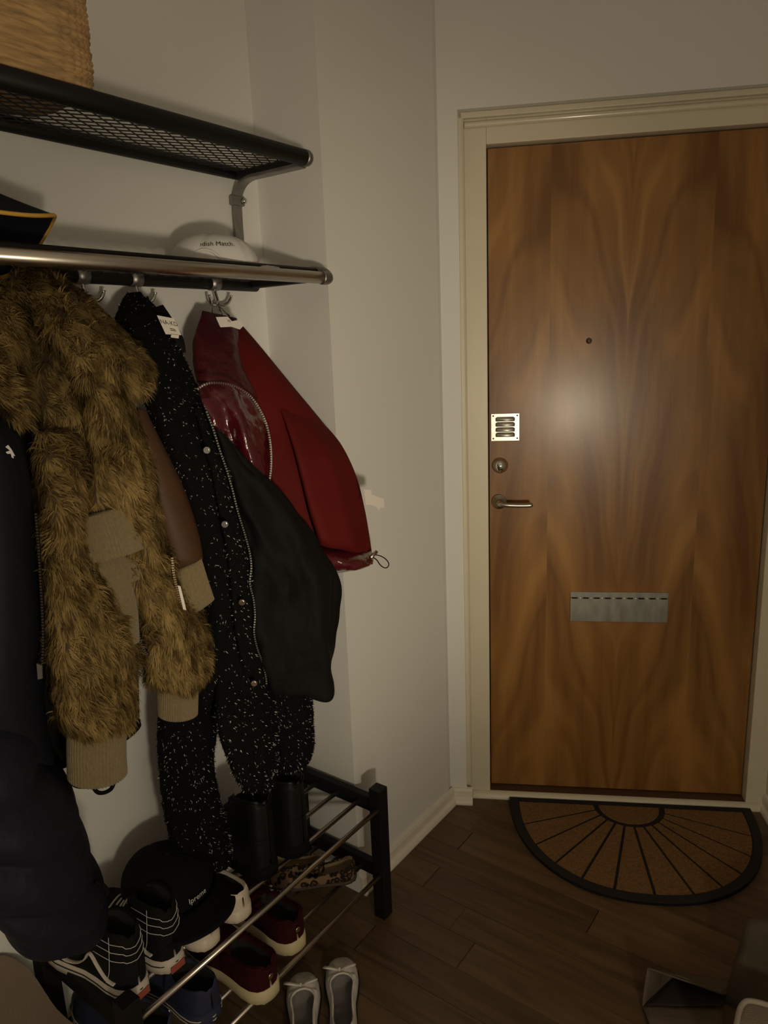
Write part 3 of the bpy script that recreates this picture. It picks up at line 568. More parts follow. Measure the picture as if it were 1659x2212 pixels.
# ------------------------------------------------------------------ hat and coat rack on the wall
YL, YU, YD = .36, 1.272, 1.292
rack = thing('coat_rack', 'two tier black mesh hat rack with steel bar mounted in the alcove', 'coat rack', (-1.338, .83, 1.6))
def mesh_panel(x0, x1, y0, y1, z, name, parent):
    mb = MB(); px, py, wd, tk = .0225, .036, .0011, .0009
    nx = int((x1-x0)/px); ny = int((y1-y0)/py)
    dx = (x1-x0)/nx; dy = (y1-y0)/ny
    for i in range(nx+1):
        for s in (-1, 1):
            xa = x0+i*dx
            if (i == 0 and s < 0) or (i == nx and s > 0): continue
            for j in range(ny*2):
                ya = y0+j*dy/2; yb = ya+dy/2; up = (j % 2 == 0)
                a = xa if up else xa+s*dx/2; b_ = xa+s*dx/2 if up else xa
                # flat wall of the expanded metal: tall, thin strip
                v = []
                for (xx, yy) in ((a, ya), (b_, yb)):
                    v += [(xx-wd, yy, z-tk), (xx+wd, yy, z-tk), (xx+wd, yy, z+tk), (xx-wd, yy, z+tk)]
                mb.add(v, [(0, 1, 5, 4), (1, 2, 6, 5), (2, 3, 7, 6), (3, 0, 4, 7)])
    return mb.build(name, BLACKM, parent, fix=False)
# upper tier
us = MB().tube([(-1.11, YL, 1.895), (-1.11, YU-.006, 1.895)], .0165, 16).build('upper_front_rail', BLACKM, rack, smooth=True)
MB().lathe([(.0168, 0), (.0172, .010), (.015, .016), (.008, .0185), (.0005, .019)], (-1.11, YU-.008, 1.895), 'y', 18).build('end_cap', ALU, us, smooth=True)
MB().tube([(-1.322, YL, 1.897), (-1.322, YU+.012, 1.897)], .0135, 12).build('upper_back_rail', BLACKM, rack, smooth=True)
for yy in (YU-.004, YL+.01):
    MB().box((-1.322, yy-.010, 1.884), (-1.112, yy+.010, 1.900)).build('upper_side_bar', BLACKM, rack, bevel=.004)
mesh_panel(-1.311, -1.125, YL+.02, YU-.02, 1.896, 'upper_mesh', rack)
for yy in (YU-.002, .52):
    br = MB(); pp = crom([(-1.12, yy, 1.8815), (-1.22, yy, 1.8815), (-1.285, yy, 1.880), (-1.316, yy, 1.862), (-1.327, yy, 1.830), (-1.329, yy, 1.75), (-1.329, yy, 1.655)], 5)
    v = []
    for i, p in enumerate(pp):
        t = pp[min(i+1, len(pp)-1)]-pp[max(i-1, 0)]; t /= np.linalg.norm(t); nn = np.cross(t, V(0, 1, 0))
        for a, b_ in ((-.013, -.004), (.013, -.004), (.013, .004), (-.013, .004)): v.append(p+V(0, a, 0)+nn*b_)
    m_ = len(pp); f = [(i*4+j, i*4+(j+1) % 4, i*4+4+(j+1) % 4, i*4+4+j) for i in range(m_-1) for j in range(4)]+[(3, 2, 1, 0), (m_*4-4, m_*4-3, m_*4-2, m_*4-1)]
    bo = br.add(v, f).build('bracket', ALU, rack, bevel=.002)
    MB().box((-1.334, yy-.018, 1.828), (-1.318, yy+.018, 1.850)).build('clamp', ALU, bo, bevel=.003)
    MB().lathe([(.007, 0), (.007, .006), (.004, .009)], (-1.318, yy+.012, 1.839), 'x', 10).build('screw', CHROME, bo, smooth=True)
# lower tier
ZB = 1.650
MB().tube([(-1.09, YL, ZB-.004), (-1.09, YD, ZB)], .0128, 18).build('steel_bar', STEEL, rack, smooth=True)
MB().tube(crom([(-1.09, YD-.014, ZB), (-1.09, YD+.002, ZB), (-1.094, YD+.010, ZB+.004), (-1.106, YD+.010, ZB+.012), (-1.125, YD+.004, ZB+.016), (-1.15, YD, ZB+.016)], 5), [.0145]*8+[.013]*18, 14).build('bar_elbow', ALU, rack, smooth=True)
MB().tube([(-1.116, YL, ZB+.012), (-1.116, YD, ZB+.015)], .0085, 12).build('lower_front_rail', BLACKM, rack, smooth=True)
MB().tube([(-1.322, YL, ZB+.001), (-1.322, YD+.014, ZB+.001)], .0135, 12).build('lower_back_rail', BLACKM, rack, smooth=True)
for yy in (YD-.002, YL+.01): MB().box((-1.322, yy-.010, ZB-.006), (-1.116, yy+.010, ZB+.012)).build('lower_side_bar', BLACKM, rack, bevel=.004)
mesh_panel(-1.310, -1.124, YL+.02, YD-.012, ZB+.010, 'lower_mesh', rack)
def hook_mesh():
    mb = MB()
    mb.tube(crom([(0, 0, -.010), (.004, 0, -.022), (.008, 0, -.036), (.008, 0, -.042)], 4), .0042, 10)
    for s in (-1, 1):
        mb.tube(crom([(.008, 0, -.040), (.010, s*.012, -.047), (.014, s*.024, -.044), (.018, s*.031, -.034), (.019, s*.033, -.026)], 4), [.004]*12+[.0036]*4+[.0052], 10)
    mb.tube(crom([(.008, 0, -.040), (.012, .002, -.060), (.018, .004, -.074), (.030, .005, -.078), (.038, .006, -.068)], 4), [.0042]*14+[.004]*2+[.0052], 10)
    return mb
hk_me = None
for i, yy in enumerate((1.173, .964, .844, .70, .56)):
    if hk_me is None:
        o = hook_mesh().build('hook', CHROME, rack, smooth=True); hk_me = o.data
        cl = MB(); cl.tube([(0, -.012, .001), (0, .012, .001)], .0165, 14); c_ = cl.build('hook_clip', ALU, o, smooth=True); cl_me = c_.data
        # local meshes: undo the rack offset added by the shared origin
        for me in (hk_me, cl_me):
            for vv in me.vertices: vv.co += Vector(ORG[rack.name])
    else:
        o = D.objects.new('hook', hk_me); C.objects.link(o); o.parent = rack
        c_ = D.objects.new('hook_clip', cl_me); C.objects.link(c_); c_.parent = o
    o.location = Vector((-1.322, yy, ZB+.001)) - Vector(ORG[rack.name])

# ------------------------------------------------------------------ basket on the upper tier
bk = thing('basket', 'square seagrass basket on the upper mesh tier', 'basket', (-1.215, .630, 1.912))
def rrect(u, hx, hy, r):
    a = 2*math.pi*u; c, s = math.cos(a), math.sin(a); e = .32
    return hx*math.copysign(abs(c)**e, c), hy*math.copysign(abs(s)**e, s)
hx, hy = .105, .160; bb = MB(); nr, nc = 130, 220; zb0, hb = 1.9125, .27
v = []
for i in range(nr+1):
    z = hb*i/nr
    for j in range(nc):
        x, y = rrect(j/nc, hx, hy, .03); k = i/nr
        coil = z/.0098+.35*noise.noise(Vector((x*9, y*9, z*30))); tw = .0020*abs(math.sin(math.pi*coil))**.7 + .0026*math.sin(2*math.pi*(j/nc*46 + .5*math.floor(coil)+coil*.5))*abs(math.sin(math.pi*coil))
        tw += .003*noise.noise(Vector((x*12, y*12, z*30)))+.0035*noise.noise(Vector((x*40, y*40, z*190)))
        L_ = math.hypot(x, y); bul = .004*math.sin(math.pi*k)
        v.append((-1.215+x*(1+(tw+bul)/L_), .630+y*(1+(tw+bul)/L_), zb0+z))
f = [(i*nc+j, i*nc+(j+1) % nc, (i+1)*nc+(j+1) % nc, (i+1)*nc+j) for i in range(nr) for j in range(nc)]
f.append(tuple(range(nc-1, -1, -1)))
bb.add(v, f); bo = bb.build('basket_wall', SEA, bk, smooth=True)
so = bo.modifiers.new('s', 'SOLIDIFY'); so.thickness = .006; so.offset = -1
rim = [(-1.215+rrect(j/90, hx+.002, hy+.002, 0)[0], .630+rrect(j/90, hx+.002, hy+.002, 0)[1], zb0+hb) for j in range(90)]
MB().tube(rim, .008, 8, closed=True).build('rim', SEA, bk, smooth=True)

# ------------------------------------------------------------------ caps
def dome_pt(phi, el, a, b_, h):
    ce = math.cos(el)**.75; se = math.sin(el)**.85 if el > 0 else 0
    return V(a*ce*math.cos(phi), b_*ce*math.sin(phi), h*se)
def cap(name, label, loc, rot, m, a=.098, b_=.083, h=.105, brim=.07, curve=.022, trim=None, text=None, tsize=.012, tphi=0, tel=.42, tcol=None, back_open=False, group=None, sag=0):
    t = thing(name, label, 'cap', loc, 0, group, local=True); t.rotation_euler = rot
    mb = MB(); nph, nel = 72, 16; v = []
    for i in range(nel+1):
        el = math.pi/2*i/nel
        for j in range(nph):
            ph = 2*math.pi*j/nph; p = dome_pt(ph, el, a, b_, h)
            seam = min(abs(((ph/(math.pi/3)) % 1)-0), abs(((ph/(math.pi/3)) % 1)-1)); k = -.0022*math.exp(-(seam/.05)**2)*(1 if i < nel else 0)
            k += .004*noise.noise(Vector(p*16)) + sag*noise.noise(Vector(p*9+V(3, 1, 2)))
            nn = p/(np.linalg.norm(p)+1e-9); z0 = p[2]
            p = p + nn*k
            if i == 0: p[2] = 0
            v.append(p)
    f = [(i*nph+j, i*nph+(j+1) % nph, (i+1)*nph+(j+1) % nph, (i+1)*nph+j) for i in range(nel) for j in range(nph)]
    mb.add(v, f); o = mb.build('crown', m, t, smooth=True); s = o.modifiers.new('s', 'SOLIDIFY'); s.thickness = .003; s.offset = -1
    MB().lathe([(.007, -.002), (.007, .002), (.004, .004), (.0005, .0045)], (0, 0, h+.001), 'z', 14).build('button', m, t, smooth=True)
    nu, nv = 30, 8; v = []; top = []
    for i in range(nu+1):
        u = -1+2*i/nu; ph = u*math.radians(72)
        for j in range(nv+1):
            q = j/nv; base = V(a*math.cos(ph), b_*math.sin(ph), .004)
            ext = brim*(1-abs(u)**3.2)*q
            p = base + V(ext*(1-.1*abs(u)), ext*.45*math.sin(ph), 0)
            p[2] += -curve*(p[1]/b_)**2*(.15+.85*q) - .008*q + .006
            top.append(p)
    f = [(i*(nv+1)+j, i*(nv+1)+j+1, (i+1)*(nv+1)+j+1, (i+1)*(nv+1)+j) for i in range(nu) for j in range(nv)]
    bo = MB().add(top, f).build('brim', m, t, smooth=True); s = bo.modifiers.new('s', 'SOLIDIFY'); s.thickness = .0035; s.offset = 0
    edge = [top[i*(nv+1)+nv] for i in range(nu+1)]
    if trim: MB().tube(edge, .0032, 8).build('trim_cord', trim, bo, smooth=True)
    for k in range(1, 5):
        MB().tube([top[i*(nv+1)+min(nv, 1+k+2)]+V(0, 0, .0019) for i in range(3, nu-2)], .0005, 5).build('stitching', m, bo, smooth=True)
    if text:
        tv, tf = text2d(text, tsize)
        pts = []
        for x, y in tv:
            p = dome_pt(tphi + x/b_*1.0, tel + y/h, a, b_, h); pts.append(p*1.022+p/np.linalg.norm(p)*.0012)
        MB().add(pts, tf).build('lettering', tcol or INK, o, fix=False)
    return t

# white cap, back strap opening toward the room
wc = cap('cap', 'white cap with black lettering lying under the rack bracket', (-1.215, 1.092, ZB+.015), (0, 0, math.radians(62)), WCOT, a=.092, b_=.090, h=.070, brim=.045, curve=.004, text='Swedish Match.', tsize=.0152, tphi=math.radians(-107), tel=.50, sag=.006)
ar = []
for k in range(25):
    q = -1+2*k/24; ph = math.radians(-118)+q*.42; el = .34*(1-q*q)
    p = dome_pt(ph, el, .092, .088, .074); ar.append(p*1.03+V(0, 0, .002))
MB().tube(ar, .0028, 8).build('opening_binding', WCOT, wc, smooth=True)
st = [dome_pt(math.radians(-118)+q*.34, .05, .092, .088, .074)*1.005+V(0, 0, .006) for q in np.linspace(-1, 1, 13)]
MB().tube(st, .0085, 8, flat=.25).build('strap', WCOT, wc, smooth=True)
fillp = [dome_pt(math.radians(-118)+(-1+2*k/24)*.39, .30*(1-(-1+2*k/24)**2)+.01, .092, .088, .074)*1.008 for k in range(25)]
MB().add(fillp, [tuple(range(25))]).build('opening_shade', mat('grey_opening_shade', (.16, .14, .13), .9), wc)  # grey sheet over the uncut crown, coloured to stand for shade in the opening

cap('cap', 'navy cap with yellow brim edging at the left end of the lower tier', (-1.205, .545, ZB+.060), (math.radians(-27), 0, math.radians(84)), NAVY, a=.098, b_=.084, h=.095, brim=.072, curve=.046, trim=YELLOW)

# ------------------------------------------------------------------ garments
def garment(name, label, loc, cat, group=None): return thing(name, label, cat, loc, 0, group)
def zip_part(path, parent, name, tooth=.0022, pitch=.0042, m=None, tape=None, wid=.003):
    P = crom(path, 6); 
    tp = MB().tube(P, wid, 6, flat=.5).build(name, tape or BLKF, parent, smooth=True)
    seg = np.linalg.norm(np.diff(P, axis=0), axis=1); cum = np.r_[0, np.cumsum(seg)]; mb = MB()
    for s in np.arange(0, cum[-1], pitch):
        p = V(*[np.interp(s, cum, P[:, i]) for i in range(3)]) + TOCAM*wid*.7; q = V(*[np.interp(min(s+.001, cum[-1]), cum, P[:, i]) for i in range(3)]) + TOCAM*wid*.7
        d = q-p; d /= np.linalg.norm(d)+1e-9; si = np.cross(d, TOCAM); si /= np.linalg.norm(si)+1e-9
        e = d*pitch*.28; g = si*tooth; h_ = TOCAM*.0009
        mb.add([p-e-g-h_, p+e-g-h_, p+e+g-h_, p-e+g-h_, p-e-g+h_, p+e-g+h_, p+e+g+h_, p-e+g+h_], [(0,3,2,1),(4,5,6,7),(0,1,5,4),(1,2,6,5),(2,3,7,6),(3,0,4,7)])
    o = mb.build('teeth', m or STEEL, tp, fix=False); o['kind'] = 'stuff'; return tp
def part(key, name, m, parent, label=None, **k):
    mb = loft(ROWS[key], **k); o = mb.build(name, m, parent, smooth=True, label=label); return o, mb

# red jacket
rj = garment('jacket', 'dark red puffer jacket hung inside out on the hook nearest the door', (-1.1, 1.2, 1.0), 'jacket')
part('red_lining', 'body_lining', REDL, rj, face=(.67, -.74), n=64, sub=7, fold=(.014, 11, 1.6, 3))
part('red_sleeve', 'side_panel', REDL, rj, face=(.67, -.74), n=48, sub=7, fold=(.008, 16, 2.5, 5))
part('red_shell', 'front_shell', REDG, rj, label='glossy burgundy quilted shell', face=(.67, -.74), n=64, sub=9, fold=(.017, 26, 9, 8), rough=(.004, 60))
part('red_collar', 'collar', REDC, rj, label='sheer burgundy collar facing', face=(.67, -.74), n=48, sub=7, fold=(.010, 24, 5, 2), rough=(.003, 50))
part('red_hem', 'hem_band', REDG, rj, label='glossy burgundy elastic hem', face=(.67, -.74), n=56, sub=6, fold=(.008, 40, 8, 6), rough=(.004, 80))
zip_part(ROWS['red_zip'], rj, 'zipper', m=ZIPM, tape=REDG, wid=.0033, pitch=.0048, tooth=.002)
lb = MB().sheet(ROWS['red_label'], TOCAM, .0012).build('neck_label', PAPERW, rj)
MB().sheet(ROWS['red_tag'], TOCAM, .0012).build('care_tag', PAPERW, rj, label='folded white care tag')
MB().tube(crom(ROWS['red_cord'], 4), .0013, 6).build('drawcord', BLKF, rj, smooth=True)
MB().tube(ROWS['red_toggle'], .0045, 12).build('cord_stop', STEEL, rj, smooth=True, label='metal cord stop')
MB().tube(crom(ROWS['red_loop'], 4), .0013, 6).build('hanging_loop', ZIPM, rj, smooth=True)
def flat_text(s, size, origin, ux, uy, lift, m, name, parent):
    tv, tf = text2d(s, size); ux = V(*ux); uy = V(*uy)
    return MB().add([V(*origin)+ux*x+uy*y+TOCAM*lift for x, y in tv], tf).build(name, m, parent, fix=False)
def axes(q0, q1, q3):
    ux = V(*q1)-V(*q0); uy = V(*q0)-V(*q3); return ux/np.linalg.norm(ux), uy/np.linalg.norm(uy)
q = ROWS['red_label']; flat_text('N', .009, (V(*q[1])+V(*q[6]))/2+V(0, 0, -.001), *axes(q[0], q[1], q[7]), .002, INK, 'lettering', lb)

# tweed coat
tw = garment('coat', 'long black tweed coat with white flecks on the middle hook', (-1.1, .95, .40), 'coat')
bodies = []
for key, nm in (('tweed_body', 'body'), ('tweed_tail', 'coat_tail'), ('tweed_sleeve', 'sleeve'), ('tweed_long', 'front_panel'), ('tweed_placket', 'placket')):
    o, mb = part(key, nm, TWEED, tw, n=64, sub=8, fold=(.012 if key != 'tweed_placket' else .002, 13, 1.8, 4), rough=(.0035, 130)); bodies.append((o, mb))
    cnt = {'tweed_body': 1500, 'tweed_long': 750, 'tweed_sleeve': 520, 'tweed_tail': 400, 'tweed_placket': 330}[key]
    blades(mb, cnt, .0050, .00065, (.1, .2, -.5), FLECK, 'pale_flecks', o, seed=5+len(bodies), swirl=1.2, lift=.5, freq=300)
    blades(mb, cnt*8, .0045, .0005, (.0, .1, -.4), BLKF, 'wool_fuzz', o, seed=25+len(bodies), swirl=1.2, lift=.8, freq=200)
part('tweed_lining', 'quilted_lining', BLINING, tw, label='plain black quilted lining', n=64, sub=8, fold=(.026, 17, 5.5, 9), rough=(.009, 20))
part('tweed_neck', 'neck_facing', BLINING, tw, n=32, sub=5, fold=(.003, 20, 3, 1))
zip_part(ROWS['tweed_zip'], tw, 'zipper', m=ZIPM, tape=BLKF, wid=.0028, pitch=.0050, tooth=.0015)
for p in ROWS['tweed_snaps']:
    sn = MB(); P0 = V(*p)
    for rr_, hh in ((.0062, .003), (.0036, .0055)):
        ring = [P0 + rr_*(math.cos(a)*V(.69, .72, 0)+math.sin(a)*V(0, 0, 1)) for a in np.linspace(0, 2*math.pi, 17)[:-1]]
        sn.sheet(ring, TOCAM, hh)
    sn.build('snap_button', CHROME, tw, label='silver snap button')
q = ROWS['tweed_label']; lb = MB().sheet(q, TOCAM, .0015).build('neck_label', PAPERW, tw, label='white brand label')
MB().sheet(ROWS['tweed_subtag'], TOCAM, .0012).build('size_tag', PAPERW, lb)
ux, uy = axes(q[0], q[1], q[3]); cen = sum(V(*p) for p in q)/4
flat_text('NA-KD', .0125, cen+uy*.002+ux*.002, ux, uy, .0024, INK, 'lettering', lb)
sm = MB()
for k in range(2):   # two lines of print too small to read
    o_ = cen-uy*(.0065+.0032*k)+ux*.004+TOCAM*.0024
    sm.add([o_-ux*.0065, o_+ux*.0065, o_+ux*.0065+uy*.0014, o_-ux*.0065+uy*.0014], [(0, 1, 2, 3)])
sm.build('small_print', INK, lb, fix=False)
MB().tube(crom(ROWS['tweed_loop'], 4), .0022, 6).build('hanging_loop', BLKF, tw, smooth=True)

# fur jacket
fj = garment('jacket', 'olive brown faux fur jacket with khaki ribbed cuffs', (-1.03, .7, .86), 'jacket')
LAY = (.10, .12, -.85)
for key, nm, cnt in (('fur_body', 'body', 30000), ('fur_fold', 'front_panel', 17000), ('fur_collar', 'collar', 24000), ('fur_collar_left', 'lapel', 11000), ('fur_sleeve_left', 'sleeve', 28000), ('fur_sleeve_right', 'sleeve', 18000)):
    o, mb = part(key, nm, FURB, fj, face=(.85, -.53), n=56, sub=7, fold=(.012, 15, 1.5, hash(key) % 5 if False else len(key)), rough=(.004, 60))
    blades(mb, cnt, .0195, .00085, LAY if 'collar' not in key else (.30, .28, -.7), FUR, 'fur_pile', o, seed=len(key)+cnt % 97, swirl=1.0, freq=34, lift=.14)
for key, nm in (('fur_cuff_left', 'cuff'), ('fur_cuff_right', 'cuff')):
    part(key, nm, KNIT, fj, label='khaki ribbed knit cuff', face=(.85, -.53), n=260, sub=7, ex=2.0, rib=(52, .0022), open_end=True, pinch=(0, 0))
part('fur_band', 'waistband', KNIT, fj, label='khaki ribbed knit waistband', face=(.86, -.51), n=300, sub=7, ex=2.4, rib=(60, .0030), pinch=(0, 0), open_end=True)
part('fur_band_flap', 'waistband_flap', KNIT, fj, face=(.86, -.51), n=48, sub=8, fold=(.004, 20, 5, 2), pinch=(.8, .5))
part('fur_band_inner', 'waistband_flap', KNIT, fj, face=(.86, -.51), n=40, sub=6, fold=(.002, 20, 5, 3), pinch=(.8, .5))
part('fur_band_right', 'waistband', KNIT, fj, label='khaki ribbed knit waistband', face=(.86, -.51), n=300, sub=6, ex=3, rib=(70, .0008), pinch=(.9, .9))
part('fur_lining', 'satin_lining', SATIN, fj, label='brown satin lining', face=(.86, -.51), n=48, sub=8, fold=(.006, 14, 2, 7))
zip_part(ROWS['fur_zip'], fj, 'zipper', m=GROMM, tape=SATIN, wid=.003)
zip_part(ROWS['fur_zip_low'], fj, 'zipper', m=ALU, tape=BLKF, wid=.003)
MB().sheet(ROWS['fur_tag'], TOCAM, .0015).build('care_tag', PAPERW, fj, label='white care tag')

# navy jacket, left of the fur
nj = garment('jacket', 'navy black zip jacket with small white emblem at the left edge', (-1.05, .5, .85), 'jacket')
part('navy_body', 'body', NAVY, nj, face=(.86, -.51), n=56, sub=7, fold=(.012, 10, 1.6, 2))
part('navy_inner', 'back_panel', BLKF, nj, face=(.86, -.51), n=48, sub=6, fold=(.010, 10, 2, 3))
part('navy_cuff', 'sleeve_end', BLKF, nj, face=(.86, -.51), n=48, sub=6, fold=(.004, 12, 2, 4))
MB().tube(crom(ROWS['navy_loop'], 4), .0034, 8).build('wrist_loop', BLKF, nj, smooth=True)
MB().sheet(ROWS['navy_emblem'], TOCAM, .0012).build('emblem', WTHREAD, nj, label='small white emblem')
zz_ = zip_part(ROWS['navy_zip'], nj, 'zipper', m=mat('dark_brass', (.05, .032, .018), .5, .5), tape=BLKF, wid=.0024, tooth=.0014)
MB().sheet(ROWS['navy_pull'], TOCAM, .003).build('zip_pull', ZIPM, nj, label='metal zip pull')

pc = garment('coat', 'dark navy quilted puffer coat hanging over the sneakers', (-1.05, .5, .46), 'coat')
part('puffer', 'body', PUFF, pc, face=(.86, -.51), n=64, sub=8, fold=(.016, 9, 4, 6), quilt=(.020, .11))
MB().tube(crom(ROWS['puffer_cord'], 4), .0035, 8).build('drawcord', BLKF, pc, smooth=True)

# ------------------------------------------------------------------ shoe rack
sr = thing('shoe_rack', 'black wooden shoe rack with two tiers of steel rods', 'shoe rack', (-1.178, .949, 0))
PX = ((-1.052, -1.017), (-1.336, -1.301)); PY = ((1.309, 1.344), (.554, .589))
for (x0, x1) in PX:
    for (y0, y1) in PY: MB().box((x0, y0, 0), (x1, y1, .385)).build('post', BLACKW, sr, bevel=.0015)
for (y0, y1) in PY:
    for z0 in (.312, .118): MB().box((-1.301, y0+.008, z0), (-1.052, y1-.007, z0+.040)).build('side_rail', BLACKW, sr, bevel=.0015)
for zz in (.332, .138):
    for xx in (-1.319, -1.239, -1.163, -1.091, -1.026): MB().tube([(xx, .575, zz), (xx, 1.323, zz)], .0062, 12).build('rod', STEEL, sr, smooth=True)

# ------------------------------------------------------------------ shoes (toe at -x, heel at x = 0)
WPROF = ([0, .012, .04, .10, .2, .32, .45, .6, .72, .84, .92, .97, .992, 1], [.05, .34, .54, .70, .75, .72, .74, .90, 1.0, .96, .80, .55, .30, .06])
PPROF = ([0, .012, .04, .10, .2, .32, .45, .6, .72, .84, .92, .97, .992, 1], [.05, .36, .58, .74, .76, .74, .80, .92, .92, .74, .54, .34, .18, .05])
def shoe(name, label, cat, loc, rotz, L, W, hp, op, sole, um, sm, im, wprof=WPROF, group=None, rim_in=.006, sole_out=.003, heel_lean=0.0, dip=.012, solehp=None):
    """hp: (s, height) upper profile; op: (s0, s1) open range; sole: thickness heel->toe"""
    t = thing(name, label, cat, loc, rotz, group, local=True)
    S_ = np.unique(np.r_[0, .006, .014, .026, .042, np.linspace(.06, .94, 34), .955, .97, .982, .992, 1])
    wv = lambda s: np.interp(s, wprof[0], wprof[1])*W/2
    hv = lambda s: np.interp(s, [a for a, b_ in hp], [b_ for a, b_ in hp])
    sv = lambda s: np.interp(s, [0, .25, .5, 1], sole)
    NP = 25; up = MB(); ver = []; opens = []
    for s in S_:
        w_, h_, z0 = wv(s), hv(s), sv(s); xx = -s*L + heel_lean*0
        wr = max(w_*.88, .002); is_open = op[0] < s < op[1] and wr > rim_in+.006
        opens.append(is_open); pts = []
        kk = 1.0 if s < op[1]-.13 else math.sqrt(max(.02, 1-((s-(op[1]-.13))/.13)**2))
        for k in range(NP):
            if k <= 8 or k >= 16:
                q = (k if k <= 8 else 24-k)/8; sg = -1 if k <= 8 else 1
                if is_open:
                    yy = sg*(w_*(1-q**2*.12)+.0015*math.sin(math.pi*q)); zz = z0+(h_-z0)*q
                else:
                    an = q*math.pi/2*.62; yy = sg*w_*math.cos(an)**.75; zz = z0+(h_-z0)*math.sin(an)**.85
                lean = heel_lean*(zz-z0) if s < .15 else 0
                pts.append((xx-lean*(1-s/.15) if s < .15 else xx, yy, zz))
            else:
                q = k-12; sg = -1 if q < 0 else 1; aq = abs(q)
                if is_open:
                    if aq == 3: yy, zz = sg*(wr-rim_in*.5)*kk, h_+.0025
                    elif aq == 2: yy, zz = sg*(wr-rim_in)*kk, h_-.003
                    elif aq == 1: yy, zz = sg*(wr-rim_in-.001)*kk, z0+dip*.6+.004
                    else: yy, zz = 0, z0+dip*.6
                else:
                    an = math.pi/2*(.62+.38*(4-aq)/4); yy = sg*w_*math.cos(an)**.75 if q else 0; zz = z0+(h_-z0)*math.sin(an)**.85
                pts.append((xx, yy, zz))
        ver += pts
    fo, fi = [], []
    for i in range(len(S_)-1):
        for k in range(NP-1):
            fc = (i*NP+k, i*NP+k+1, (i+1)*NP+k+1, (i+1)*NP+k)
            (fi if (opens[i] or opens[i+1]) and 10 <= k <= 13 else fo).append(fc)
    def sub_mesh(fs):
        ids = sorted({i for q in fs for i in q}); mp = {a: n for n, a in enumerate(ids)}
        return MB().add([ver[i] for i in ids], [tuple(mp[i] for i in q) for q in fs])
    uo = sub_mesh(fo).build('upper', um, t, smooth=True)
    if fi: sub_mesh(fi).build('insole', im, t, smooth=True)
    so_ = MB(); ol = [(-s*L, -1, s) for s in S_]+[(-s*L, 1, s) for s in S_[::-1]]; m_ = len(ol); rings = []
    for e, hfrac in ((-.004, 0), (sole_out, .12), (sole_out+.001, .5), (sole_out, .92), (-.003, 1.0)):
        ring = []
        for xx, sg, s in ol:
            w_ = max(wv(s)+e, .0015); ex_ = e if s < .02 else (-e if s > .98 else 0)
            ring.append((xx+ex_, sg*w_, sv(s)*hfrac+(.002 if hfrac == 1.0 else 0)))
        rings.append(ring)
    vv = [p for r in rings for p in r]; f = [(i*m_+j, i*m_+(j+1) % m_, (i+1)*m_+(j+1) % m_, (i+1)*m_+j) for i in range(4) for j in range(m_)]
    f += [tuple(range(m_-1, -1, -1)), tuple(range(4*m_, 5*m_))]
    sob = so_.add(vv, f).build('sole', sm, t, smooth=True)
    def side(s, sg, q, out=.0012):
        w_, h_, z0 = wv(s), hv(s), sv(s)
        return V(-s*L, sg*(w_*(1-q*q*.12)+.0015*math.sin(math.pi*q)+out), z0+(h_-z0)*q)
    def around(q, s1, n=14, out=.0015):
        ss = np.array([s1*(k/n)**1.6 for k in range(n, 0, -1)])
        a = [side(s, -1, q, out) for s in ss]; b_ = [side(s, 1, q, out) for s in ss[::-1]]
        mid = V(out+.001, 0, a[-1][2]); return a+[mid]+b_
    return t, uo, sob, side, around

ZT, ZLO = .3385, .1445
# black skate high-tops with white side stripe
for i, (yy, rz, lab) in enumerate(((.614, math.radians(3), 'black high-top sneaker with white side stripe at the rack end'), (.692, math.radians(0), 'black high-top sneaker beside the pale shoes'))):
    t, uo, sob, side, around = shoe('sneaker', lab, 'sneaker', (-1.056+.004*i, yy, ZT), rz, .264, .088, [(0, .128), (.03, .145), (.2, .148), (.34, .142), (.42, .115), (.55, .085), (.75, .072), (.9, .064), (1, .045)], (.02, .36), [.031, .029, .028, .026], CANVB, WRUB, DARKIN, group='black high-top sneakers')
    for q in (.55, .70, .84):
        MB().tube(around(q, .30), .0007, 5).build('stitching', WTHREAD, uo, smooth=True)
    for sg in (-1, 1):
        pth = [side(s, sg, q, .0012) for s, q in ((.10, .12), (.17, .15), (.25, .30), (.32, .46), (.36, .48), (.42, .34), (.50, .22), (.60, .22), (.68, .40), (.74, .60))]
        MB().tube(crom(pth, 5), .0052, 8, flat=.30).build('side_stripe', WRUB, uo, smooth=True)
        MB().tube(crom([side(s, sg, q, .0016) for s, q in ((.115, .95), (.12, .6), (.14, .3), (.19, .06))], 5), .0006, 5).build('stitching', WTHREAD, uo, smooth=True)
    S2 = [s*.99+.005 for s in np.linspace(0, 1, 40)]
    MB().tube([V(.0045, 0, .022)]+[V(-s*.264, -(np.interp(s, WPROF[0], WPROF[1])*.044+.0042), .0205) for s in S2]+[V(-s*.264, (np.interp(s, WPROF[0], WPROF[1])*.044+.0042), .0205) for s in S2[::-1]], .0011, 5, closed=True).build('foxing_line', INK, sob, smooth=True)
    MB().box((.0035, -.016, .004), (.0062, .016, .018)).build('heel_tab', REDTAB, sob, bevel=.001)
    for k in range(5):
        s = .42+k*.055; a = side(s, -1, .93, -.010); b_ = side(s, 1, .93, -.010)
        MB().tube(crom([a, (a+b_)/2+V(0, 0, .012), b_], 5), .0028, 6, flat=.5).build('lace', WRUB, uo, smooth=True)

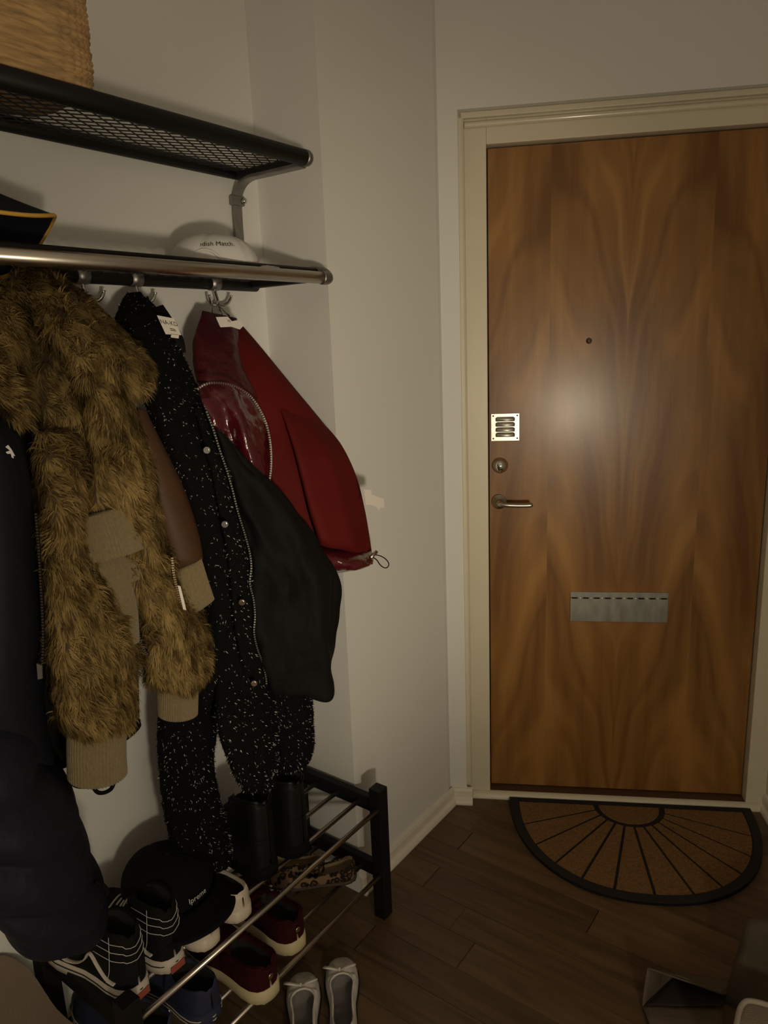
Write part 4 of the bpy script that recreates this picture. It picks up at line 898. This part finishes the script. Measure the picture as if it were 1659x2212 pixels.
# pale moulded shoes under the black cap
for i, (yy, rz, lab) in enumerate(((.766, math.radians(-3), 'pale slip-on shoe under the black cap, next to the high-top sneakers'), (.853, math.radians(-4), 'pale slip-on shoe under the black cap brim, next to the ankle boots'))):
    shoe('slip_on_shoe', lab, 'shoe', (-1.034, yy, ZT), rz, .268, .090, [(0, .056), (.03, .066), (.2, .06), (.4, .056), (.55, .066), (.75, .064), (.92, .05), (1, .034)], (.03, .42), [.03, .027, .025, .022], WSHOE, WSHOE, DARKIN, group='pale slip-on shoes', rim_in=.008)
# black ankle boots
for i, (yy, rz, lab) in enumerate(((.975, math.radians(-4), 'black leather ankle boot beside the pale shoes'), (1.072, math.radians(2), 'black leather ankle boot nearest the door'))):
    t, uo, sob, side, around = shoe('ankle_boot', lab, 'boot', (-1.075+.012*i, yy, ZT), rz, .262, .098, [(0, .19), (.03, .20), (.2, .195), (.34, .188), (.40, .165), (.45, .13), (.55, .095), (.75, .078), (.92, .06), (1, .042)], (.02, .37), [.034, .03, .016, .015], LEATHER, BLKF, DARKIN, group='black ankle boots')
    MB().tube(around(.97, .33, 14, .0018), .0022, 6).build('collar_edge', LEATHER, uo, smooth=True)
    MB().tube(around(.42, .30, 14, .0012), .0012, 5).build('seam', LEATHER, uo, smooth=True)
# burgundy slip-ons on the lower tier
for i, (xx, yy, rz, lab) in enumerate(((-.992, .872, math.radians(-4), 'burgundy suede sneaker on the lower tier behind the silver flats'), (-1.03, .998, math.radians(-7), 'burgundy suede sneaker on the lower tier under the ankle boots'))):
    t, uo, sob, side, around = shoe('suede_sneaker', lab, 'sneaker', (xx, yy, ZLO), rz, .275, .104, [(0, .078), (.03, .092), (.2, .082), (.36, .078), (.5, .085), (.75, .072), (.92, .056), (1, .04)], (.02, .44), [.034, .03, .027, .025], BURG, CREAM, DARKIN, group='burgundy suede sneakers', rim_in=.010)
    MB().tube(around(.97, .40, 16, .0005), .0035, 6).build('padded_collar', BURG, uo, smooth=True)
    MB().lathe([(.0062, 0), (.0062, .0014), (.004, .002)], (.0012, 0, .062), 'x', 14).build('heel_stud', GROMM, uo, smooth=True)
    MB().lathe([(.004, 0), (.004, .001), (.002, .0016)], tuple(side(.50, 1, .9, -.004)), 'z', 10).build('eyelet', CHROME, uo, smooth=True)
# navy canvas sneakers on the lower tier
for i, (xx, yy, rz, lab) in enumerate(((-1.06, .655, math.radians(2), 'navy canvas sneaker on the lower tier nearest the rack end'), (-1.055, .765, math.radians(-2), 'navy canvas sneaker on the lower tier beside the burgundy sneakers'))):
    t, uo, sob, side, around = shoe('canvas_sneaker', lab, 'sneaker', (xx, yy, ZLO), rz, .272, .102, [(0, .075), (.03, .088), (.2, .078), (.36, .075), (.5, .082), (.75, .070), (.92, .054), (1, .04)], (.02, .42), [.030, .028, .025, .023], CANVN, CANVN, DARKIN, group='navy canvas sneakers')
    for q in (.010, .019): MB().tube([V(.005, 0, q)]+[V(-s*.272, -(np.interp(s, WPROF[0], WPROF[1])*.051+.0042), q) for s in np.linspace(.005, .995, 36)]+[V(-s*.272, (np.interp(s, WPROF[0], WPROF[1])*.051+.0042), q) for s in np.linspace(.995, .005, 36)], .0013, 5, closed=True).build('sole_stripe', WRUB, sob, smooth=True)
# leopard flats on the lower tier at the door end
for i, (xx, yy, rz, lab) in enumerate(((-1.072, 1.262, math.radians(40), 'leopard print flat with tan insole at the door end of the lower tier'), (-1.145, 1.225, math.radians(24), 'leopard print flat half hidden under the ankle boots'))):
    shoe('ballet_flat', lab, 'shoe', (xx, yy, ZLO+.0005), rz, .232, .074, [(0, .046), (.03, .050), (.15, .038), (.4, .026), (.66, .030), (.72, .036), (.85, .03), (.95, .02), (1, .012)], (.02, .70), [.010, .007, .006, .006], LEO, mat('tan_sole', (.05, .032, .02), .7), TANIN, wprof=PPROF, group='leopard print flats', rim_in=.003, dip=.004)
# silver flats with bows on the floor
for i, (tx, ty, rz, lab) in enumerate(((-1.078, 1.052, math.radians(-47), 'worn silver ballet flat with bow, nearer the rack'), (-1.028, 1.138, math.radians(-49), 'worn silver ballet flat with bow, farther from the rack'))):
    L_ = .235; hx_, hy_ = tx+L_*math.cos(rz), ty+L_*math.sin(rz)
    t, uo, sob, side, around = shoe('ballet_flat', lab, 'shoe', (hx_, hy_, .0003), rz, L_, .080, [(0, .050), (.03, .054), (.2, .04), (.5, .034), (.70, .040), (.78, .044), (.88, .036), (.96, .026), (1, .015)], (.02, .69), [.010, .008, .006, .006], SILVERL, INK, GREYIN, group='silver ballet flats', rim_in=.003, dip=.004)
    # binding and bow
    kf = lambda s: V(1, 1.0 if s < .56 else math.sqrt(max(.0, 1-((s-.56)/.13)**2)), 1)
    bnd = [side(s, -1, 1.0, -.003)*kf(s)+V(0, 0, .0025) for s in np.linspace(.688, .03, 34)]+[side(s, 1, 1.0, -.003)*kf(s)+V(0, 0, .0025) for s in np.linspace(.03, .688, 34)]
    MB().tube(bnd, .0026, 6, closed=True).build('binding', SILVERL, uo, smooth=True)
    bx = V(-.71*L_, -.004, .047)
    for sg in (-1, 1):
        lp = crom([bx, bx+V(.008, sg*.014, .013), bx+V(.005, sg*.031, .015), bx+V(-.006, sg*.036, .006), bx+V(-.007, sg*.019, .001), bx], 5)
        MB().tube(lp, .0040, 8, flat=.6).build('bow_loop', SILVERL, uo, smooth=True)
        MB().tube(crom([bx, bx+V(-.010, sg*.008, .0), bx+V(-.022, sg*.014, -.004)], 5), .0026, 6, flat=.5).build('bow_tail', SILVERL, uo, smooth=True)
    MB().lathe([(.001, -.004), (.0048, -.002), (.0048, .003), (.001, .005)], tuple(bx+V(0, 0, .002)), 'z', 10).build('bow_knot', SILVERL, uo, smooth=True)

# black cap lying on the pale shoes
cap('cap', 'black cap with small white lettering lying on the pale shoes', (-1.165, .772, ZT+.072), (math.radians(0), math.radians(3), math.radians(-8)), BLKF, a=.092, b_=.094, h=.086, brim=.068, curve=.008, text='Ipreme', tsize=.015, tphi=math.radians(8), tel=.24, tcol=WTHREAD, sag=.008)

# ------------------------------------------------------------------ bag on the floor at the right, pouch and bag by the rack
bg = thing('bag', 'slumped open beige paper bag on the floor right of the mat', 'bag', (-.25, 1.52, 0))
def paper(corners, name, m, seed, amp=.007, th=.0025, N=10):
    """crumpled four-cornered sheet with thickness"""
    P = [V(*c) for c in corners]; nn = np.cross(P[1]-P[0], P[3]-P[0]); nn /= np.linalg.norm(nn)
    g = []
    for i in range(N+1):
        for j in range(N+1):
            u, w_ = i/N, j/N; p = (P[0]*(1-u)+P[1]*u)*(1-w_)+(P[3]*(1-u)+P[2]*u)*w_
            e = min(1, 4*min(w_, .25)) if True else 1
            p = p + nn*amp*noise.noise(Vector(p*13+V(seed, 0, 0)))*1.5; p[2] = max(p[2], .0015); g.append(p)
    f = [(i*(N+1)+j, (i+1)*(N+1)+j, (i+1)*(N+1)+j+1, i*(N+1)+j+1) for i in range(N) for j in range(N)]
    o = MB().add(g, f).build(name, m, bg, smooth=True); s = o.modifiers.new('s', 'SOLIDIFY'); s.thickness = th; s.offset = 1
    return o
BA, BBL, BBR, BC = (-.372, 1.455, .085), (-.372, 1.422, .003), (-.222, 1.522, .003), (-.226, 1.535, .030)
LB, RB = (-.335, 1.560, .004), (-.195, 1.610, .004)
paper([BA, BC, RB, LB], 'top_panel', BAGP, 1)
paper([BA, BBL, (-.335, 1.556, .003), LB], 'side_panel', BAGP, 2)
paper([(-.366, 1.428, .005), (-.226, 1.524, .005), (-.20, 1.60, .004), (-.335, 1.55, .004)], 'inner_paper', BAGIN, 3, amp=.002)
paper([BBL, BBR, (-.205, 1.43, .014), (-.335, 1.365, .006)], 'mouth_flap', BAGP, 4, amp=.010)
paper([(-.222, 1.545, .002), (-.208, 1.655, .150), (-.06, 1.70, .19), (-.05, 1.50, .002)], 'upright_panel', mat('brown_paper', (.075, .053, .030), .85, var=(9, .4), bump=(14, .5, .02)), 5, amp=.018)
MB().tube(crom([BA, (-.30, 1.492, .060), BC], 6), .0022, 6).build('folded_rim', BAGP, bg, smooth=True)

pu = thing('pouch', 'pale mesh pouch with rounded rim in the bottom right corner', 'pouch', (-.11, 1.33, 0))
lpz = crom([(-.170, 1.345, .155), (-.170, 1.392, .158), (-.150, 1.415, .16), (-.075, 1.425, .16), (-.048, 1.40, .158), (-.045, 1.30, .155), (-.065, 1.26, .152), (-.145, 1.255, .152), (-.170, 1.29, .153), (-.170, 1.345, .155)], 5)[:-1]
n = len(lpz); v = []; cc = np.mean(lpz, 0)
for k in range(8):
    q = k/7
    for p in lpz: v.append(V(cc[0]+(p[0]-cc[0])*(.86+.14*q), cc[1]+(p[1]-cc[1])*(.86+.14*q), .002+(p[2]-.002)*q))
f = [(k*n+j, k*n+(j+1) % n, (k+1)*n+(j+1) % n, (k+1)*n+j) for k in range(7) for j in range(n)]+[tuple(range(n-1, -1, -1))]
MB().add(v, f).build('side_wall', POUCHM, pu, smooth=True)
top = MB(); vt = [cc+V(0, 0, .012)]+[cc+(p-cc)*k+V(0, 0, .012*(1-k*k)-.004) for k in (.33, .66, .97) for p in lpz]
ft = [(0, 1+j, 1+(j+1) % n) for j in range(n)]+[(1+k*n+j, 1+k*n+(j+1) % n, 1+(k+1)*n+(j+1) % n, 1+(k+1)*n+j) for k in range(2) for j in range(n)]
top.add(vt, ft).build('mesh_top', POUCHM, pu, smooth=True)
MB().tube(lpz, .0055, 8, closed=True).build('rim', mat('pale_binding', (.36, .30, .24), .8), pu, smooth=True)

tb = thing('tote_bag', 'beige canvas tote bag standing left of the shoe rack', 'bag', (-1.22, .43, 0))
prf = [(-1.325, .30), (-1.325, .50), (-1.20, .525), (-1.12, .515), (-1.10, .30)]
zt_ = [.46, .378, .305, .29, .44]
pl = crom([(x, y, 0) for x, y in prf]+[(prf[0][0], prf[0][1], 0)], 6)[:-1]; zl = crom([(z, 0, 0) for z in zt_]+[(zt_[0], 0, 0)], 6)[:-1, 0]
n = len(pl); v = []
for k in range(11):
    q = k/10
    for j in range(n):
        p = V(pl[j][0], pl[j][1], .002+(zl[j]-.002)*q); p[:2] = p[:2] + (V(-1.21, .42)-p[:2])*.10*(1-q)
        off = noise.noise_vector(Vector(p*11))*.010; p = p+V(*off)*math.sin(math.pi*q*.8); p[0] = max(p[0], -1.332); v.append(p)
f = [(k*n+j, k*n+(j+1) % n, (k+1)*n+(j+1) % n, (k+1)*n+j) for k in range(10) for j in range(n)]+[tuple(range(n-1, -1, -1))]
CANV = mat('beige_canvas', (.30, .22, .16), .85, var=(9, .2), bump=(220, .3, .002))
MB().add(v, f).build('body', CANV, tb, smooth=True)
tp = [V(*p) for p in v[-n:]]; c0 = np.mean(tp, 0)-V(0, 0, .01)
MB().add([c0]+tp, [(0, 1+j, 1+(j+1) % n) for j in range(n)]).build('top_fold', CANV, tb, smooth=True)
